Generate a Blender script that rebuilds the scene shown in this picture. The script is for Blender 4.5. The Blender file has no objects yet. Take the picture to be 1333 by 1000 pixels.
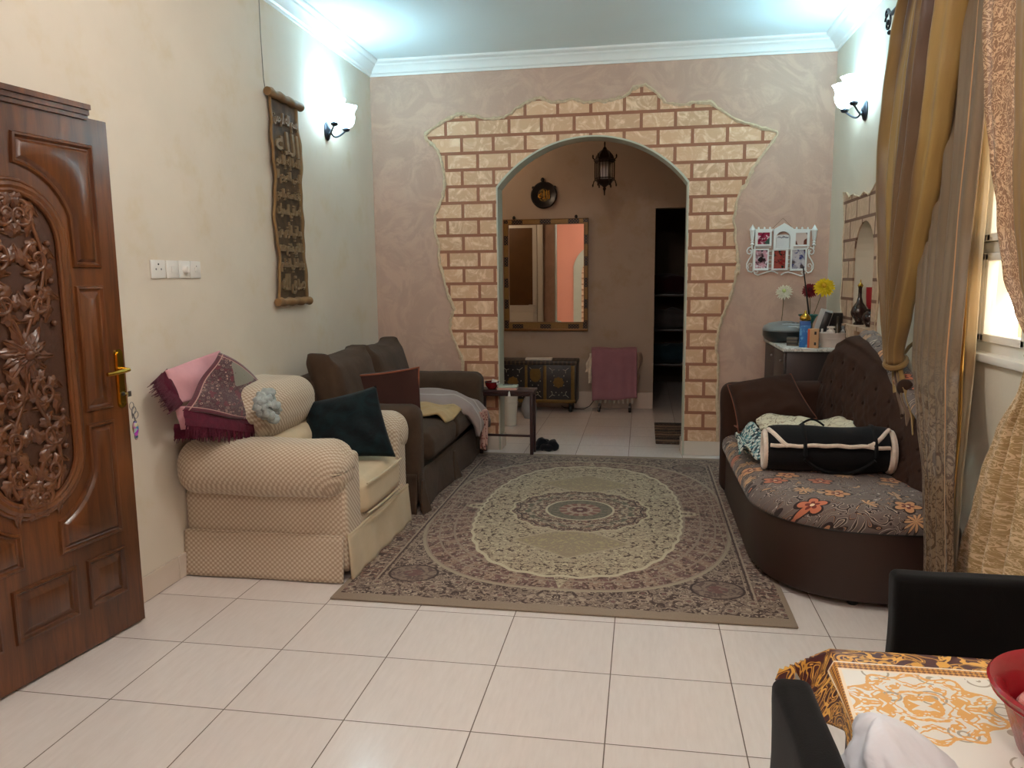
import bpy, bmesh, math, random
from mathutils import Vector, Matrix, Euler, noise
from mathutils.geometry import tessellate_polygon
random.seed(7)
PI = math.pi
SC = bpy.context.scene
COL = SC.collection
sin, cos = math.sin, math.cos

# ------------------------------------------------------------------ geometry collector
class G:
    def __init__(s):
        s.v = []; s.f = []; s.m = []; s.uv = {}; s.mi = 0
    def add(s, vs, fs, uvs=None):
        b = len(s.v); s.v += [tuple(p) for p in vs]
        for k, f in enumerate(fs):
            s.f.append(tuple(i + b for i in f)); s.m.append(s.mi)
            if uvs: s.uv[len(s.f) - 1] = [uvs[i] for i in f]
        return s
    def box(s, x0, x1, y0, y1, z0, z1, M=None):
        vs = [Vector((x, y, z)) for x in (x0, x1) for y in (y0, y1) for z in (z0, z1)]
        if M: vs = [M @ p for p in vs]
        return s.add(vs, [(0, 1, 3, 2), (4, 6, 7, 5), (0, 4, 5, 1), (2, 3, 7, 6), (0, 2, 6, 4), (1, 5, 7, 3)])
    def bbox(s, x0, x1, y0, y1, z0, z1, r=.005, M=None, n=2):
        """box with bevelled edges"""
        bm = bmesh.new(); bmesh.ops.create_cube(bm, size=1)
        for w in bm.verts: w.co = Vector(((x0 + x1) / 2 + w.co.x * (x1 - x0), (y0 + y1) / 2 + w.co.y * (y1 - y0), (z0 + z1) / 2 + w.co.z * (z1 - z0)))
        bmesh.ops.bevel(bm, geom=bm.edges[:], offset=min(r, .49 * min(x1 - x0, y1 - y0, z1 - z0)), segments=n, affect='EDGES', profile=.5)
        bm.verts.index_update()
        vs = [(M @ w.co) if M else w.co.copy() for w in bm.verts]
        fs = [tuple(w.index for w in f.verts) for f in bm.faces]; bm.free()
        return s.add(vs, fs)
    def rbox(s, x0, x1, y0, y1, z0, z1, r=.06, n=14, fn=None, M=None):
        """soft rounded box, dense grid, optional deform fn(p, d) with d the unit cube position"""
        hx, hy, hz = (x1 - x0) / 2, (y1 - y0) / 2, (z1 - z0) / 2
        c = Vector(((x0 + x1) / 2, (y0 + y1) / 2, (z0 + z1) / 2)); r = min(r, hx * .98, hy * .98, hz * .98)
        idx = {}; vs = []; fs = []
        def put(i, j, k):
            key = (i, j, k)
            if key in idx: return idx[key]
            d = Vector((2 * i / n - 1, 2 * j / n - 1, 2 * k / n - 1))
            def w(t, h):
                e = r / h; e = min(e, .9)           # spend a fixed share of the rows on the round
                a = abs(t); q = .55
                g = (a / q) * (1 - e) if a < q else (1 - e) + (a - q) / (1 - q) * e
                return math.copysign(g, t)
            p = Vector((w(d.x, hx) * hx, w(d.y, hy) * hy, w(d.z, hz) * hz))
            inn = Vector((max(-hx + r, min(hx - r, p.x)), max(-hy + r, min(hy - r, p.y)), max(-hz + r, min(hz - r, p.z))))
            q = p - inn
            if q.length > 1e-9: p = inn + q.normalized() * r
            p = p + c
            if fn: p = Vector(fn(p, d))
            if M: p = M @ p
            idx[key] = len(vs); vs.append(p); return idx[key]
        for a in range(n):
            for b in range(n):
                fs.append((put(a, b, 0), put(a, b + 1, 0), put(a + 1, b + 1, 0), put(a + 1, b, 0)))
                fs.append((put(a, b, n), put(a + 1, b, n), put(a + 1, b + 1, n), put(a, b + 1, n)))
                fs.append((put(a, 0, b), put(a + 1, 0, b), put(a + 1, 0, b + 1), put(a, 0, b + 1)))
                fs.append((put(a, n, b), put(a, n, b + 1), put(a + 1, n, b + 1), put(a + 1, n, b)))
                fs.append((put(0, a, b), put(0, a, b + 1), put(0, a + 1, b + 1), put(0, a + 1, b)))
                fs.append((put(n, a, b), put(n, a + 1, b), put(n, a + 1, b + 1), put(n, a, b + 1)))
        return s.add(vs, fs)
    def tube(s, path, r, n=8, cap=True, closed=False):
        path = [Vector(p) for p in path]; L = len(path); rs = r if isinstance(r, (list, tuple)) else [r] * L
        vs = []; fs = []; up = None
        for i, p in enumerate(path):
            if closed: t = path[(i + 1) % L] - path[i - 1]
            else: t = path[min(i + 1, L - 1)] - path[max(i - 1, 0)]
            t = t.normalized() if t.length > 1e-9 else Vector((0, 0, 1))
            if up is None: up = t.orthogonal().normalized()
            up = (up - t * up.dot(t)); up = up.normalized() if up.length > 1e-6 else t.orthogonal().normalized()
            w = t.cross(up)
            for k in range(n):
                a = 2 * PI * k / n; vs.append(p + (up * cos(a) + w * sin(a)) * rs[i])
        for i in range(L if closed else L - 1):
            for k in range(n):
                j = (i + 1) % L; fs.append((i * n + k, i * n + (k + 1) % n, j * n + (k + 1) % n, j * n + k))
        if cap and not closed:
            fs.append(tuple(range(n))[::-1]); fs.append(tuple((L - 1) * n + k for k in range(n)))
        return s.add(vs, fs)
    def lathe(s, prof, c=(0, 0, 0), n=24, M=None, sq=(1, 1), ripple=0, rn=8):
        """prof = [(r, z)...]"""
        c = Vector(c); vs = []; fs = []
        for r, z in prof:
            for k in range(n):
                a = 2 * PI * k / n; q = r * (1 + ripple * cos(rn * a) * (1 if ripple else 0))
                p = Vector((q * cos(a) * sq[0], q * sin(a) * sq[1], z)); p = (M @ p) if M else p
                vs.append(p + c)
        for i in range(len(prof) - 1):
            for k in range(n):
                fs.append((i * n + k, i * n + (k + 1) % n, (i + 1) * n + (k + 1) % n, (i + 1) * n + k))
        if prof[0][0] > 1e-6: fs.append(tuple(range(n))[::-1])
        if prof[-1][0] > 1e-6: fs.append(tuple((len(prof) - 1) * n + k for k in range(n)))
        return s.add(vs, fs)
    def shell(s, prof, c=(0, 0, 0), n=24, **k):
        b = len(s.f); s.lathe(prof, c, n, **k)
        keep = len(prof) - 1
        s.f = s.f[:b + keep * n]; s.m = s.m[:b + keep * n]; return s
    def grid(s, fn, nu, nv, closeu=False):
        vs = []; uvs = []; fs = []
        for j in range(nv + 1):
            for i in range(nu + 1):
                u, v = i / nu, j / nv; vs.append(fn(u, v)); uvs.append((u, v))
        for j in range(nv):
            for i in range(nu):
                a = j * (nu + 1) + i; fs.append((a, a + 1, a + nu + 2, a + nu + 1))
        return s.add(vs, fs, uvs)
    def prism(s, loops, f0, f1):
        """2-D loops (first outer, rest holes) swept from map f0 to map f1"""
        tris = tessellate_polygon([[Vector((x, y, 0)) for x, y in L] for L in loops])
        flat = [p for L in loops for p in L]; n = len(flat)
        vs = [f0(*p) for p in flat] + [f1(*p) for p in flat]
        fs = [tuple(t) for t in tris] + [tuple(i + n for i in t)[::-1] for t in tris]
        b = 0
        for L in loops:
            m = len(L)
            for i in range(m): fs.append((b + i, b + (i + 1) % m, b + (i + 1) % m + n, b + i + n))
            b += m
        return s.add(vs, fs)
    def ball(s, c, rx, ry=None, rz=None, n=14):
        ry = rx if ry is None else ry; rz = rx if rz is None else rz
        prof = [(sin(PI * i / n), -cos(PI * i / n)) for i in range(n + 1)]
        vs = []; fs = []; m = n * 2
        for r, z in prof:
            for k in range(m): vs.append((c[0] + rx * r * cos(2 * PI * k / m), c[1] + ry * r * sin(2 * PI * k / m), c[2] + rz * z))
        for i in range(n):
            for k in range(m): fs.append((i * m + k, i * m + (k + 1) % m, (i + 1) * m + (k + 1) % m, (i + 1) * m + k))
        return s.add(vs, fs)

def world_of(o):
    M = Matrix.LocRotScale(o.location, o.rotation_euler, o.scale)
    return world_of(o.parent) @ M if o.parent else M

def build(name, g, mats, parent=None, sharp=40, solid=0, sub=0, smooth=True, recalc=True, world=False):
    if not isinstance(mats, (list, tuple)): mats = [mats]
    me = bpy.data.meshes.new(name)
    vs = [Vector(p) for p in g.v]
    if parent:
        o_off = None
        inv = world_of(parent).inverted(); base = Vector((0, 0, 0)); vs = [inv @ p for p in vs]
    else:
        xs = [p.x for p in vs]; ys = [p.y for p in vs]; zs = [p.z for p in vs]
        base = Vector(((min(xs) + max(xs)) / 2, (min(ys) + max(ys)) / 2, min(zs)))
        if world: base = Vector((0, 0, 0))
        vs = [p - base for p in vs]
    me.from_pydata(vs, [], g.f)
    for m in mats: me.materials.append(m)
    for p, mi in zip(me.polygons, g.m): p.material_index = mi
    if g.uv:
        L = me.uv_layers.new(name='UVMap')
        for fi, uv in g.uv.items():
            for li, w in zip(me.polygons[fi].loop_indices, uv): L.data[li].uv = w
    if recalc:
        bm = bmesh.new(); bm.from_mesh(me)
        bmesh.ops.remove_doubles(bm, verts=bm.verts, dist=1e-6)
        bmesh.ops.recalc_face_normals(bm, faces=bm.faces); bm.to_mesh(me); bm.free()
    if smooth:
        for p in me.polygons: p.use_smooth = True
        if sharp < 180: me.set_sharp_from_angle(angle=math.radians(sharp))
    o = bpy.data.objects.new(name, me); COL.objects.link(o); o.location = base
    if parent: o.parent = parent
    if solid:
        md = o.modifiers.new('Thickness', 'SOLIDIFY'); md.thickness = solid; md.offset = 0
    if sub:
        md = o.modifiers.new('Smooth', 'SUBSURF'); md.levels = sub; md.render_levels = sub
    return o

def tag(o, label=None, cat=None, group=None, kind=None):
    if label: o['label'] = label
    if cat: o['category'] = cat
    if group: o['group'] = group
    if kind: o['kind'] = kind
    return o

def thing(name, loc, label, cat, rz=0, group=None):
    o = bpy.data.objects.new(name, None); COL.objects.link(o); o.location = loc; o.rotation_euler = (0, 0, rz)
    o.empty_display_size = .1
    return tag(o, label, cat, group)

def struct(name, g, m, parent=None, **k):
    o = build(name, g, m, parent, world=True, **k)
    if not parent: o['kind'] = 'structure'
    return o

# ------------------------------------------------------------------ materials
def lin(c):
    return tuple((x / 255 / 12.92 if x / 255 <= .04045 else ((x / 255 + .055) / 1.055) ** 2.4) for x in c) + (1,)

class N:
    """socket wrapper: arithmetic on sockets makes Math nodes"""
    def __init__(s, M, sock): s.M = M; s.s = sock
    def _op(s, op, *a, clamp=False):
        n = s.M.nt.nodes.new('ShaderNodeMath'); n.operation = op; n.use_clamp = clamp
        for i, x in enumerate((s,) + a):
            if isinstance(x, N): s.M.nt.links.new(x.s, n.inputs[i])
            else: n.inputs[i].default_value = x
        return N(s.M, n.outputs[0])
    def __add__(s, o): return s._op('ADD', o)
    def __radd__(s, o): return s._op('ADD', o)
    def __sub__(s, o): return s._op('SUBTRACT', o)
    def __rsub__(s, o): return (s * -1) + o
    def __mul__(s, o): return s._op('MULTIPLY', o)
    def __rmul__(s, o): return s._op('MULTIPLY', o)
    def __truediv__(s, o): return s._op('DIVIDE', o)
    def __lt__(s, o): return s._op('LESS_THAN', o)
    def __gt__(s, o): return s._op('GREATER_THAN', o)
    def __pow__(s, o): return s._op('POWER', o)
    def abs(s): return s._op('ABSOLUTE')
    def sin(s): return s._op('SINE')
    def cos(s): return s._op('COSINE')
    def sqrt(s): return s._op('SQRT')
    def fract(s): return s._op('FRACT')
    def floor(s): return s._op('FLOOR')
    def max(s, o): return s._op('MAXIMUM', o)
    def min(s, o): return s._op('MINIMUM', o)
    def atan2(s, o): return s._op('ARCTAN2', o)
    def clamp(s): return s._op('ADD', 0, clamp=True)
    def step(s, a, b):
        """smooth 0..1 between a and b"""
        n = s.M.nt.nodes.new('ShaderNodeMapRange'); n.interpolation_type = 'SMOOTHSTEP'
        s.M.nt.links.new(s.s, n.inputs[0]); n.inputs[1].default_value = a; n.inputs[2].default_value = b
        return N(s.M, n.outputs[0])
    def band(s, c, w): return (s - c).abs() < w

class Mat:
    def __init__(s, name):
        s.m = bpy.data.materials.new(name); s.m.use_nodes = True; s.nt = s.m.node_tree
        s.p = s.nt.nodes['Principled BSDF']; s.out = s.nt.nodes['Material Output']
        s._obj = None
    def link(s, a, b): s.nt.links.new(a.s if isinstance(a, N) else a, b)
    def coords(s, kind='Object'):
        n = s.nt.nodes.new('ShaderNodeTexCoord'); return n.outputs[kind]
    def xyz(s, kind='Object', vec=None):
        n = s.nt.nodes.new('ShaderNodeSeparateXYZ'); s.link(vec or s.coords(kind), n.inputs[0])
        return N(s, n.outputs[0]), N(s, n.outputs[1]), N(s, n.outputs[2])
    def comb(s, x, y, z=0.0):
        n = s.nt.nodes.new('ShaderNodeCombineXYZ')
        for i, q in enumerate((x, y, z)):
            if isinstance(q, N): s.link(q, n.inputs[i])
            else: n.inputs[i].default_value = q
        return n.outputs[0]
    def noise(s, scale=5, detail=3, rough=.5, vec=None, dist=0, out='Fac'):
        n = s.nt.nodes.new('ShaderNodeTexNoise'); n.inputs['Scale'].default_value = scale; n.inputs['Detail'].default_value = detail
        n.inputs['Roughness'].default_value = rough; n.inputs['Distortion'].default_value = dist
        s.link(vec or s.coords(), n.inputs['Vector']); return N(s, n.outputs[out])
    def voro(s, scale=5, vec=None, feature='F1', out='Distance', rnd=1):
        n = s.nt.nodes.new('ShaderNodeTexVoronoi'); n.feature = feature; n.inputs['Scale'].default_value = scale; n.inputs['Randomness'].default_value = rnd
        s.link(vec or s.coords(), n.inputs['Vector']); return N(s, n.outputs[out])
    def col(s, c):
        n = s.nt.nodes.new('ShaderNodeRGB'); n.outputs[0].default_value = lin(c); return N(s, n.outputs[0])
    def mix(s, f, a, b):
        n = s.nt.nodes.new('ShaderNodeMix'); n.data_type = 'RGBA'
        if isinstance(f, N): s.link(f, n.inputs[0])
        else: n.inputs[0].default_value = f
        for q, i in ((a, 6), (b, 7)):
            if isinstance(q, N): s.link(q, n.inputs[i])
            else: n.inputs[i].default_value = lin(q)
        return N(s, n.outputs[2])
    def bump(s, h, strength=.3, dist=.01):
        n = s.nt.nodes.new('ShaderNodeBump'); n.inputs['Strength'].default_value = strength; n.inputs['Distance'].default_value = dist
        s.link(h, n.inputs['Height']); s.link(n.outputs[0], s.p.inputs['Normal'])
    def base(s, c):
        if isinstance(c, N): s.link(c, s.p.inputs['Base Color'])
        else: s.p.inputs['Base Color'].default_value = lin(c)
        return s
    def set(s, **k):
        for a, b in k.items():
            i = s.p.inputs[a.replace('_', ' ')]
            if isinstance(b, N): s.link(b, i)
            else: i.default_value = b
        return s

def flat(name, c, rough=.6, metal=0, var=.12, scale=8, bump=0, bscale=60, **k):
    """plain colour with a little procedural variation"""
    M = Mat(name); n = M.noise(scale, 4)
    d = tuple(max(0, x * (1 - var)) for x in c); e = tuple(min(255, x * (1 + var * .6)) for x in c)
    M.base(M.mix(n, d, e)); M.set(Roughness=rough, Metallic=metal, **k)
    if bump: M.bump(M.noise(bscale, 3), bump, .004)
    return M.m

def fabric(name, c, rough=.9, var=.2, scale=14, weave=500, bs=.25, sheen=.15, wr=0):
    M = Mat(name); n = M.noise(scale, 5, .6)
    M.base(M.mix(n, tuple(x * (1 - var) for x in c), tuple(min(255, x * (1 + var)) for x in c)))
    M.set(Roughness=rough, Sheen_Weight=sheen, Specular_IOR_Level=.2)
    h = M.noise(weave, 2) * .5
    if wr: h = h + M.noise(wr, 3, .55, dist=.8) * 3
    M.bump(h, bs, .004); return M.m

def emit(name, c, st):
    M = Mat(name); M.base(c); M.set(Emission_Strength=st); M.p.inputs['Emission Color'].default_value = lin(c); return M.m

def glassy(name, c=(255, 255, 255), rough=.02, alpha=None):
    M = Mat(name); M.base(c); M.set(Roughness=rough, Transmission_Weight=1, IOR=1.45)
    if alpha is not None: M.set(Alpha=alpha)
    return M.m

def wall_paint(name, c, stain=None, swirl=False, var=.05):
    M = Mat(name); n = M.noise(1.6, 5, .6); a = M.mix(n, tuple(x * (1 - var) for x in c), tuple(min(255, x * (1 + var)) for x in c))
    if swirl:
        sw = M.noise(3.2, 6, .65, dist=2.2); a = M.mix(sw.step(.42, .62), a, tuple(min(255, x * 1.06) for x in c))
    if stain:
        _, _, z = M.xyz(); st = (M.noise(2.6, 5, .7).step(.5, .72)) * .55
        a = M.mix(st, a, stain)
    M.base(a); M.set(Roughness=.7, Specular_IOR_Level=.25)
    M.bump(M.noise(9, 6, .7, dist=1.0) + M.noise(60, 3) * .3, .12 if not swirl else .3, .01)
    return M.m

# ------------------------------------------------------------------ the room
XL, XR, YB, CH = -.42, 3.363, 3.318, 3.33       # left wall, right wall, arch wall, ceiling
YF, YC = -4.6, 5.62                              # wall behind the camera, far corridor wall
TH = .20                                         # arch wall thickness
T = .45                                          # floor tile

def tile_mat():
    M = Mat('floor_tile'); x, y, z = M.xyz()
    fx = (x / T + 40).fract(); fy = (y / T + 40).fract()
    ex = ((fx - .5).abs() * -1 + .5); ey = ((fy - .5).abs() * -1 + .5)
    e = ex.min(ey); g = e < .0045
    cell = M.comb((x / T + 40).floor(), (y / T + 40).floor())
    wn = M.nt.nodes.new('ShaderNodeTexWhiteNoise'); M.link(cell, wn.inputs['Vector'])
    r = N(M, wn.outputs['Value'])
    streak = M.noise(1, 6, .6, vec=M.comb(x * 60, y * 9, r * 20))
    a = M.mix(streak, (216, 206, 200), (236, 228, 223)); a = M.mix(r * .25, a, (210, 200, 194))
    M.base(M.mix(g, a, (104, 88, 78))); M.set(Roughness=g * .5 + .17, Specular_IOR_Level=.5)
    M.bump(e.step(0, .012) , .25, .003)
    return M.m
tile = tile_mat()
cream_wall = wall_paint('cream_paint', (216, 206, 190), stain=(208, 192, 160))
mauve_wall = wall_paint('mauve_paint', (186, 156, 139), swirl=True)
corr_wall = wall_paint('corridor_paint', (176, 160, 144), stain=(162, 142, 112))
white_ceil = flat('ceiling_white', (226, 236, 236), .6, var=.02, scale=2)
cornice_m = flat('cornice_white', (232, 234, 230), .45, var=.02)
jamb_m = flat('arch_lining', (186, 186, 168), .5, var=.05)
salmon = wall_paint('salmon_paint', (222, 148, 124), var=.03)
pvc = flat('window_white', (238, 236, 228), .3, var=.02)
skirt_m = flat('skirting_tile', (214, 200, 186), .2, var=.06, scale=3)
dark_m = flat('dark_interior', (26, 22, 20), .9)
blackm = flat('black_plastic', (18, 18, 19), .35)

g = G(); g.box(-2.2, 5.0, YF - .2, YC + 2.6, -.12, 0); struct('floor', g, tile, smooth=False)
g = G(); g.box(-2.2, 5.0, YF - .2, YB + .0, CH, CH + .1); struct('ceiling', g, white_ceil, smooth=False)
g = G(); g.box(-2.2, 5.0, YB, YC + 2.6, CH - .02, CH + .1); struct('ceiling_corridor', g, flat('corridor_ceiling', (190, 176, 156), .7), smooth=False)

def arch_pts(x0, x1, zs, rise, n=28):
    w = (x1 - x0) / 2; R = (w * w + rise * rise) / (2 * rise); cz = zs + rise - R; cx = (x0 + x1) / 2; a0 = math.asin(w / R)
    return [(cx + R * sin(a0 - 2 * a0 * i / n), cz + R * cos(a0 - 2 * a0 * i / n)) for i in range(n + 1)]
AX0, AX1 = .668, 2.262
AR = arch_pts(AX0, AX1, 2.275, .39)
def hole(x0, x1, z0, pts): return [(x1, z0)] + pts + [(x0, z0)]

# left wall, with the entrance doorway behind the open door leaf
DY1, DY0 = -1.235, -2.22
g = G()
loop = [(YF, 0), (DY0, 0), (DY0, 2.2), (DY1, 2.2), (DY1, 0), (YB, 0), (YB, CH), (YF, CH)]
g.prism([loop], lambda y, z: (XL, y, z), lambda y, z: (XL - .22, y, z)); struct('wall_left', g, cream_wall, smooth=False)
g = G(); g.box(XL - .6, XL - .5, DY0 - .4, DY1 + .4, 0, 2.6); struct('wall_porch', g, flat('porch_wall', (150, 138, 120), .8), smooth=False)
# arch wall
g = G()
loop = [(-1.4, 0), (AX0, 0)] + AR[::-1] + [(AX1, 0), (XR + .3, 0), (XR + .3, CH), (-1.4, CH)]
g.prism([loop], lambda x, z: (x, YB, z), lambda x, z: (x, YB + TH, z)); struct('wall_back', g, mauve_wall, smooth=False)
# lining of the arch
g = G(); inn = [(AX0, 0)] + AR[::-1] + [(AX1, 0)]
inn2 = [(x + (.012 if i == 0 else (-.012 if i == len(inn) - 1 else (1.48 - x) * .012 / .8)), z - (.012 if 0 < i < len(inn) - 1 else 0)) for i, (x, z) in enumerate(inn)]
g.prism([inn + inn2[::-1]], lambda x, z: (x, YB - .014, z), lambda x, z: (x, YB + TH + .005, z)); struct('trim_arch_lining', g, jamb_m, sharp=30)

# right wall with window opening; the small arched recess is cut in too
WY0, WY1, WZ0, WZ1 = -1.05, .655, 1.165, 2.55
niche = arch_pts(2.04, 2.52, 1.62, .245, 16)
n2 = [(2.52, 1.16)] + niche[0:] + [(2.04, 1.16)]
g = G(); outer = [(YF, 0), (YB, 0), (YB, CH), (YF, CH)]
win = [(WY0, WZ0), (WY1, WZ0), (WY1, WZ1), (WY0, WZ1)]
g.prism([outer, win, n2], lambda y, z: (XR, y, z), lambda y, z: (XR + .20, y, z)); struct('wall_right', g, wall_paint('right_paint', (216, 208, 190)), smooth=False)
g = G(); g.box(XR + .13, XR + .21, 1.9, 2.65, 1.05, 1.95); struct('wall_niche_back', g, flat('niche_paint', (188, 168, 144), .8), smooth=False)
# wall behind the camera, salmon, with an arched brick panel that the mirror catches
g = G(); g.box(XL - .22, XR + .3, YF - .2, YF, 0, CH); struct('wall_front', g, salmon, smooth=False)

def brick_mat(name, c1, c2, mortar, bw, rh, ms, sx, sz, axis='x', wob=0):
    M = Mat(name); x, y, z = M.xyz(); h = x if axis == 'x' else y
    if wob: z = z + (M.noise(1.5, 1) - .5) * wob
    n = M.nt.nodes.new('ShaderNodeTexBrick'); M.link(M.comb(h + sx, z + sz), n.inputs['Vector'])
    n.inputs['Scale'].default_value = 1; n.inputs['Mortar Size'].default_value = ms; n.inputs['Brick Width'].default_value = bw; n.inputs['Row Height'].default_value = rh
    n.inputs['Mortar Smooth'].default_value = .12; n.inputs['Bias'].default_value = 0
    n.inputs['Color1'].default_value = lin(c1); n.inputs['Color2'].default_value = lin(tuple(q * .93 for q in c1)); n.inputs['Mortar'].default_value = lin(mortar)
    fac = N(M, n.outputs['Fac']); sw = M.noise(7, 6, .62, dist=2.6)
    a = M.mix(sw.step(.44, .7), N(M, n.outputs['Color']), c2)
    M.base(M.mix(fac, a, mortar)); M.set(Roughness=.5 + fac * .35, Specular_IOR_Level=.4)
    M.bump(fac * -1.2 + sw * .5 + M.noise(30, 4) * .3, .5, .012); return M.m
brick = brick_mat('brick_relief', (214, 172, 136), (236, 206, 174), (152, 102, 78), .272, .1368, .0135, -.104, .041)
brick_r = brick_mat('brick_relief_niche', (196, 166, 138), (214, 186, 158), (122, 92, 76), .30, .138, .011, .05, .041, 'y')
plaster = flat('torn_plaster_rim', (204, 182, 152), .8, var=.2, scale=40, bump=.6, bscale=50)
OUT = [(.352,.125),(.352,.79),(.333,.845),(.266,.993),(.241,1.094),(.257,1.195),(.286,1.248),(.233,1.362),(.195,1.515),(.157,1.661),(.153,1.792),(.122,1.924),(.132,2.054),(.197,2.194),(.227,2.309),(.209,2.437),(.185,2.546),(.14,2.63),(.073,2.684),(.061,2.728),(.239,2.834),(.373,2.885),(.491,2.855),(.636,2.83),(.74,2.832),(.845,2.901),(.961,2.957),(1.045,2.984),(1.14,2.937),(1.248,2.944),(1.293,2.96),(1.406,2.93),(1.531,2.931),(1.656,2.937),(1.748,2.963),(1.809,3.019),(1.9,3.044),(1.999,2.968),(2.073,2.888),(2.176,2.871),(2.296,2.883),(2.416,2.878),(2.507,2.809),(2.628,2.727),(2.777,2.68),(2.936,2.632),(2.915,2.574),(2.842,2.483),(2.758,2.355),(2.702,2.236),(2.634,2.105),(2.62,1.966),(2.636,1.813),(2.658,1.689),(2.662,1.566),(2.635,1.429),(2.597,1.285),(2.551,1.178),(2.523,1.064),(2.508,.936),(2.529,.808),(2.528,.614),(2.541,.125)]
def ragged(pts, k=5, a=.008):
    o = []
    for i in range(len(pts) - 1):
        for j in range(k):
            t = j / k; x = pts[i][0] * (1 - t) + pts[i + 1][0] * t; z = pts[i][1] * (1 - t) + pts[i + 1][1] * t
            o.append((x + noise.noise(Vector((x * 23, z * 23, 1))) * a * 1.6, z + noise.noise(Vector((x * 23, z * 23, 7))) * a * 1.6))
    return o + [pts[-1]]
RG = ragged(OUT)
g = G(); poly = RG + [(AX1, .125)] + AR + [(AX0, .125)]
g.prism([poly], lambda x, z: (x, YB - .010, z), lambda x, z: (x, YB + .002, z)); struct('trim_brick_facing', g, brick, smooth=False)
def rim(pts, mp, r=.016):
    g = G(); P = [mp(x, z) for x, z in pts]
    g.tube(P, [r * (.6 + 1.3 * abs(noise.noise(Vector((x * 31, z * 31, 3))))) for x, z in pts], 6); return g
struct('trim_plaster_rim', rim(RG, lambda x, z: (x, YB - .012, z)), plaster)
# brick surround of the recess on the right wall
NO = [(2.70,1.02),(2.71,1.163),(2.80,1.25),(2.831,1.327),(2.80,1.5),(2.829,1.665),(2.84,1.78),(2.828,1.887),(2.87,2.0),(2.893,2.114),(2.80,2.10),(2.72,2.06),(2.632,2.076),(2.52,2.05),(2.429,2.035),(2.33,2.06),(2.24,2.03),(2.146,2.046),(2.05,2.10),(1.946,2.12),(1.90,2.02),(1.92,1.9),(1.95,1.75),(1.96,1.6),(1.90,1.4),(1.93,1.2),(1.92,1.02)]
RN = ragged(NO, 4, .006)
g = G(); poly = RN + [(2.04, 1.02), (2.04, 1.16)] + niche[::-1] + [(2.52, 1.16), (2.52, 1.02)]
poly = RN
g.prism([poly, n2], lambda y, z: (XR - .010, y, z), lambda y, z: (XR + .002, y, z)); struct('trim_niche_brick_facing', g, brick_r, smooth=False)
struct('trim_niche_plaster_rim', rim(RN, lambda y, z: (XR - .011, y, z), .006), plaster)

# cornice: profile (out from wall, down from ceiling)
def cornice(name, pts, m):
    """pts: wall line corners with inward normals handled by mitre"""
    prof = [(0, .112), (.012, .112), (.016, .098), (.03, .09), (.034, .078), (.055, .052), (.075, .04), (.082, .028), (.1, .022), (.112, .012), (.116, 0), (0, 0)]
    g = G(); rows = []
    for i, p in enumerate(pts):
        d0 = (Vector(pts[i]) - Vector(pts[i - 1])).normalized() if i else None
        d1 = (Vector(pts[i + 1]) - Vector(pts[i])).normalized() if i < len(pts) - 1 else None
        if d0 is None: d0 = d1
        if d1 is None: d1 = d0
        n0 = Vector((d0.y, -d0.x)); n1 = Vector((d1.y, -d1.x)); b = (n0 + n1); b = b / (b.dot(n0))
        rows.append([(p[0] + b.x * o, p[1] + b.y * o, CH - d) for o, d in prof])
    k = len(prof); vs = [q for r in rows for q in r]; fs = []
    for i in range(len(rows) - 1):
        for j in range(k): fs.append((i * k + j, i * k + (j + 1) % k, (i + 1) * k + (j + 1) % k, (i + 1) * k + j))
    fs += [tuple(range(k)), tuple((len(rows) - 1) * k + j for j in range(k))[::-1]]
    g.add(vs, fs); return struct(name, g, m, sharp=25)
cornice('trim_cornice', [(XL, YF), (XL, YB), (XR, YB), (XR, YF)], cornice_m)

# skirting tiles
def skirting(name, a, b, nrm, m=skirt_m, h=.124):
    g = G(); a = Vector(a); b = Vector(b); L = (b - a).length; d = (b - a) / L; n = Vector(nrm); k = max(1, round(L / T)); w = L / k
    for i in range(k):
        p = a + d * (i * w + .0015); q = a + d * ((i + 1) * w - .0015)
        x0, x1 = sorted((p.x, q.x + n.x * .012)); y0, y1 = sorted((p.y, q.y + n.y * .012))
        g.bbox(x0, x1, y0, y1, .001, h, .003, n=1)
    return struct(name, g, m)
skirting('baseboard_left', (XL, DY1 + .06), (XL, YB), (1, 0))
skirting('baseboard_back', (XL, YB), (AX0, YB), (0, -1)); skirting('baseboard_back_right', (AX1, YB), (XR, YB), (0, -1))
skirting('baseboard_jamb_right', (AX1 - .013, YB - .012), (AX1 - .013, YB + TH), (-1, 0)); skirting('baseboard_jamb_left', (AX0 + .013, YB - .012), (AX0 + .013, YB + TH), (1, 0))
skirting('baseboard_right', (XR, YF), (XR, YB), (-1, 0))

# corridor beyond the arch
DX0, DX1, DZ = 2.03, 2.78, 2.26
g = G(); loop = [(-1.6, 0), (DX0, 0), (DX0, DZ), (DX1, DZ), (DX1, 0), (4.4, 0), (4.4, CH), (-1.6, CH)]
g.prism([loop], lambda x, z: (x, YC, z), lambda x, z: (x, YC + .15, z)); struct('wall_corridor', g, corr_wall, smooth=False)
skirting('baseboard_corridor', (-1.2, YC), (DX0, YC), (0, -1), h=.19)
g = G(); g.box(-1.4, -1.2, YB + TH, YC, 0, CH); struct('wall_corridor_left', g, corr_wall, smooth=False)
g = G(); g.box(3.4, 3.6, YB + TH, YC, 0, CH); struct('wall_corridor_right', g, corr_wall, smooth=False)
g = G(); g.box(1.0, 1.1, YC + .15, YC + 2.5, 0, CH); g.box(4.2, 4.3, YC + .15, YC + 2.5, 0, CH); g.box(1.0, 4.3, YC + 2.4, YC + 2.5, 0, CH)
struct('wall_dark_room', g, flat('dark_room_paint', (96, 80, 66), .9), smooth=False)
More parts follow.
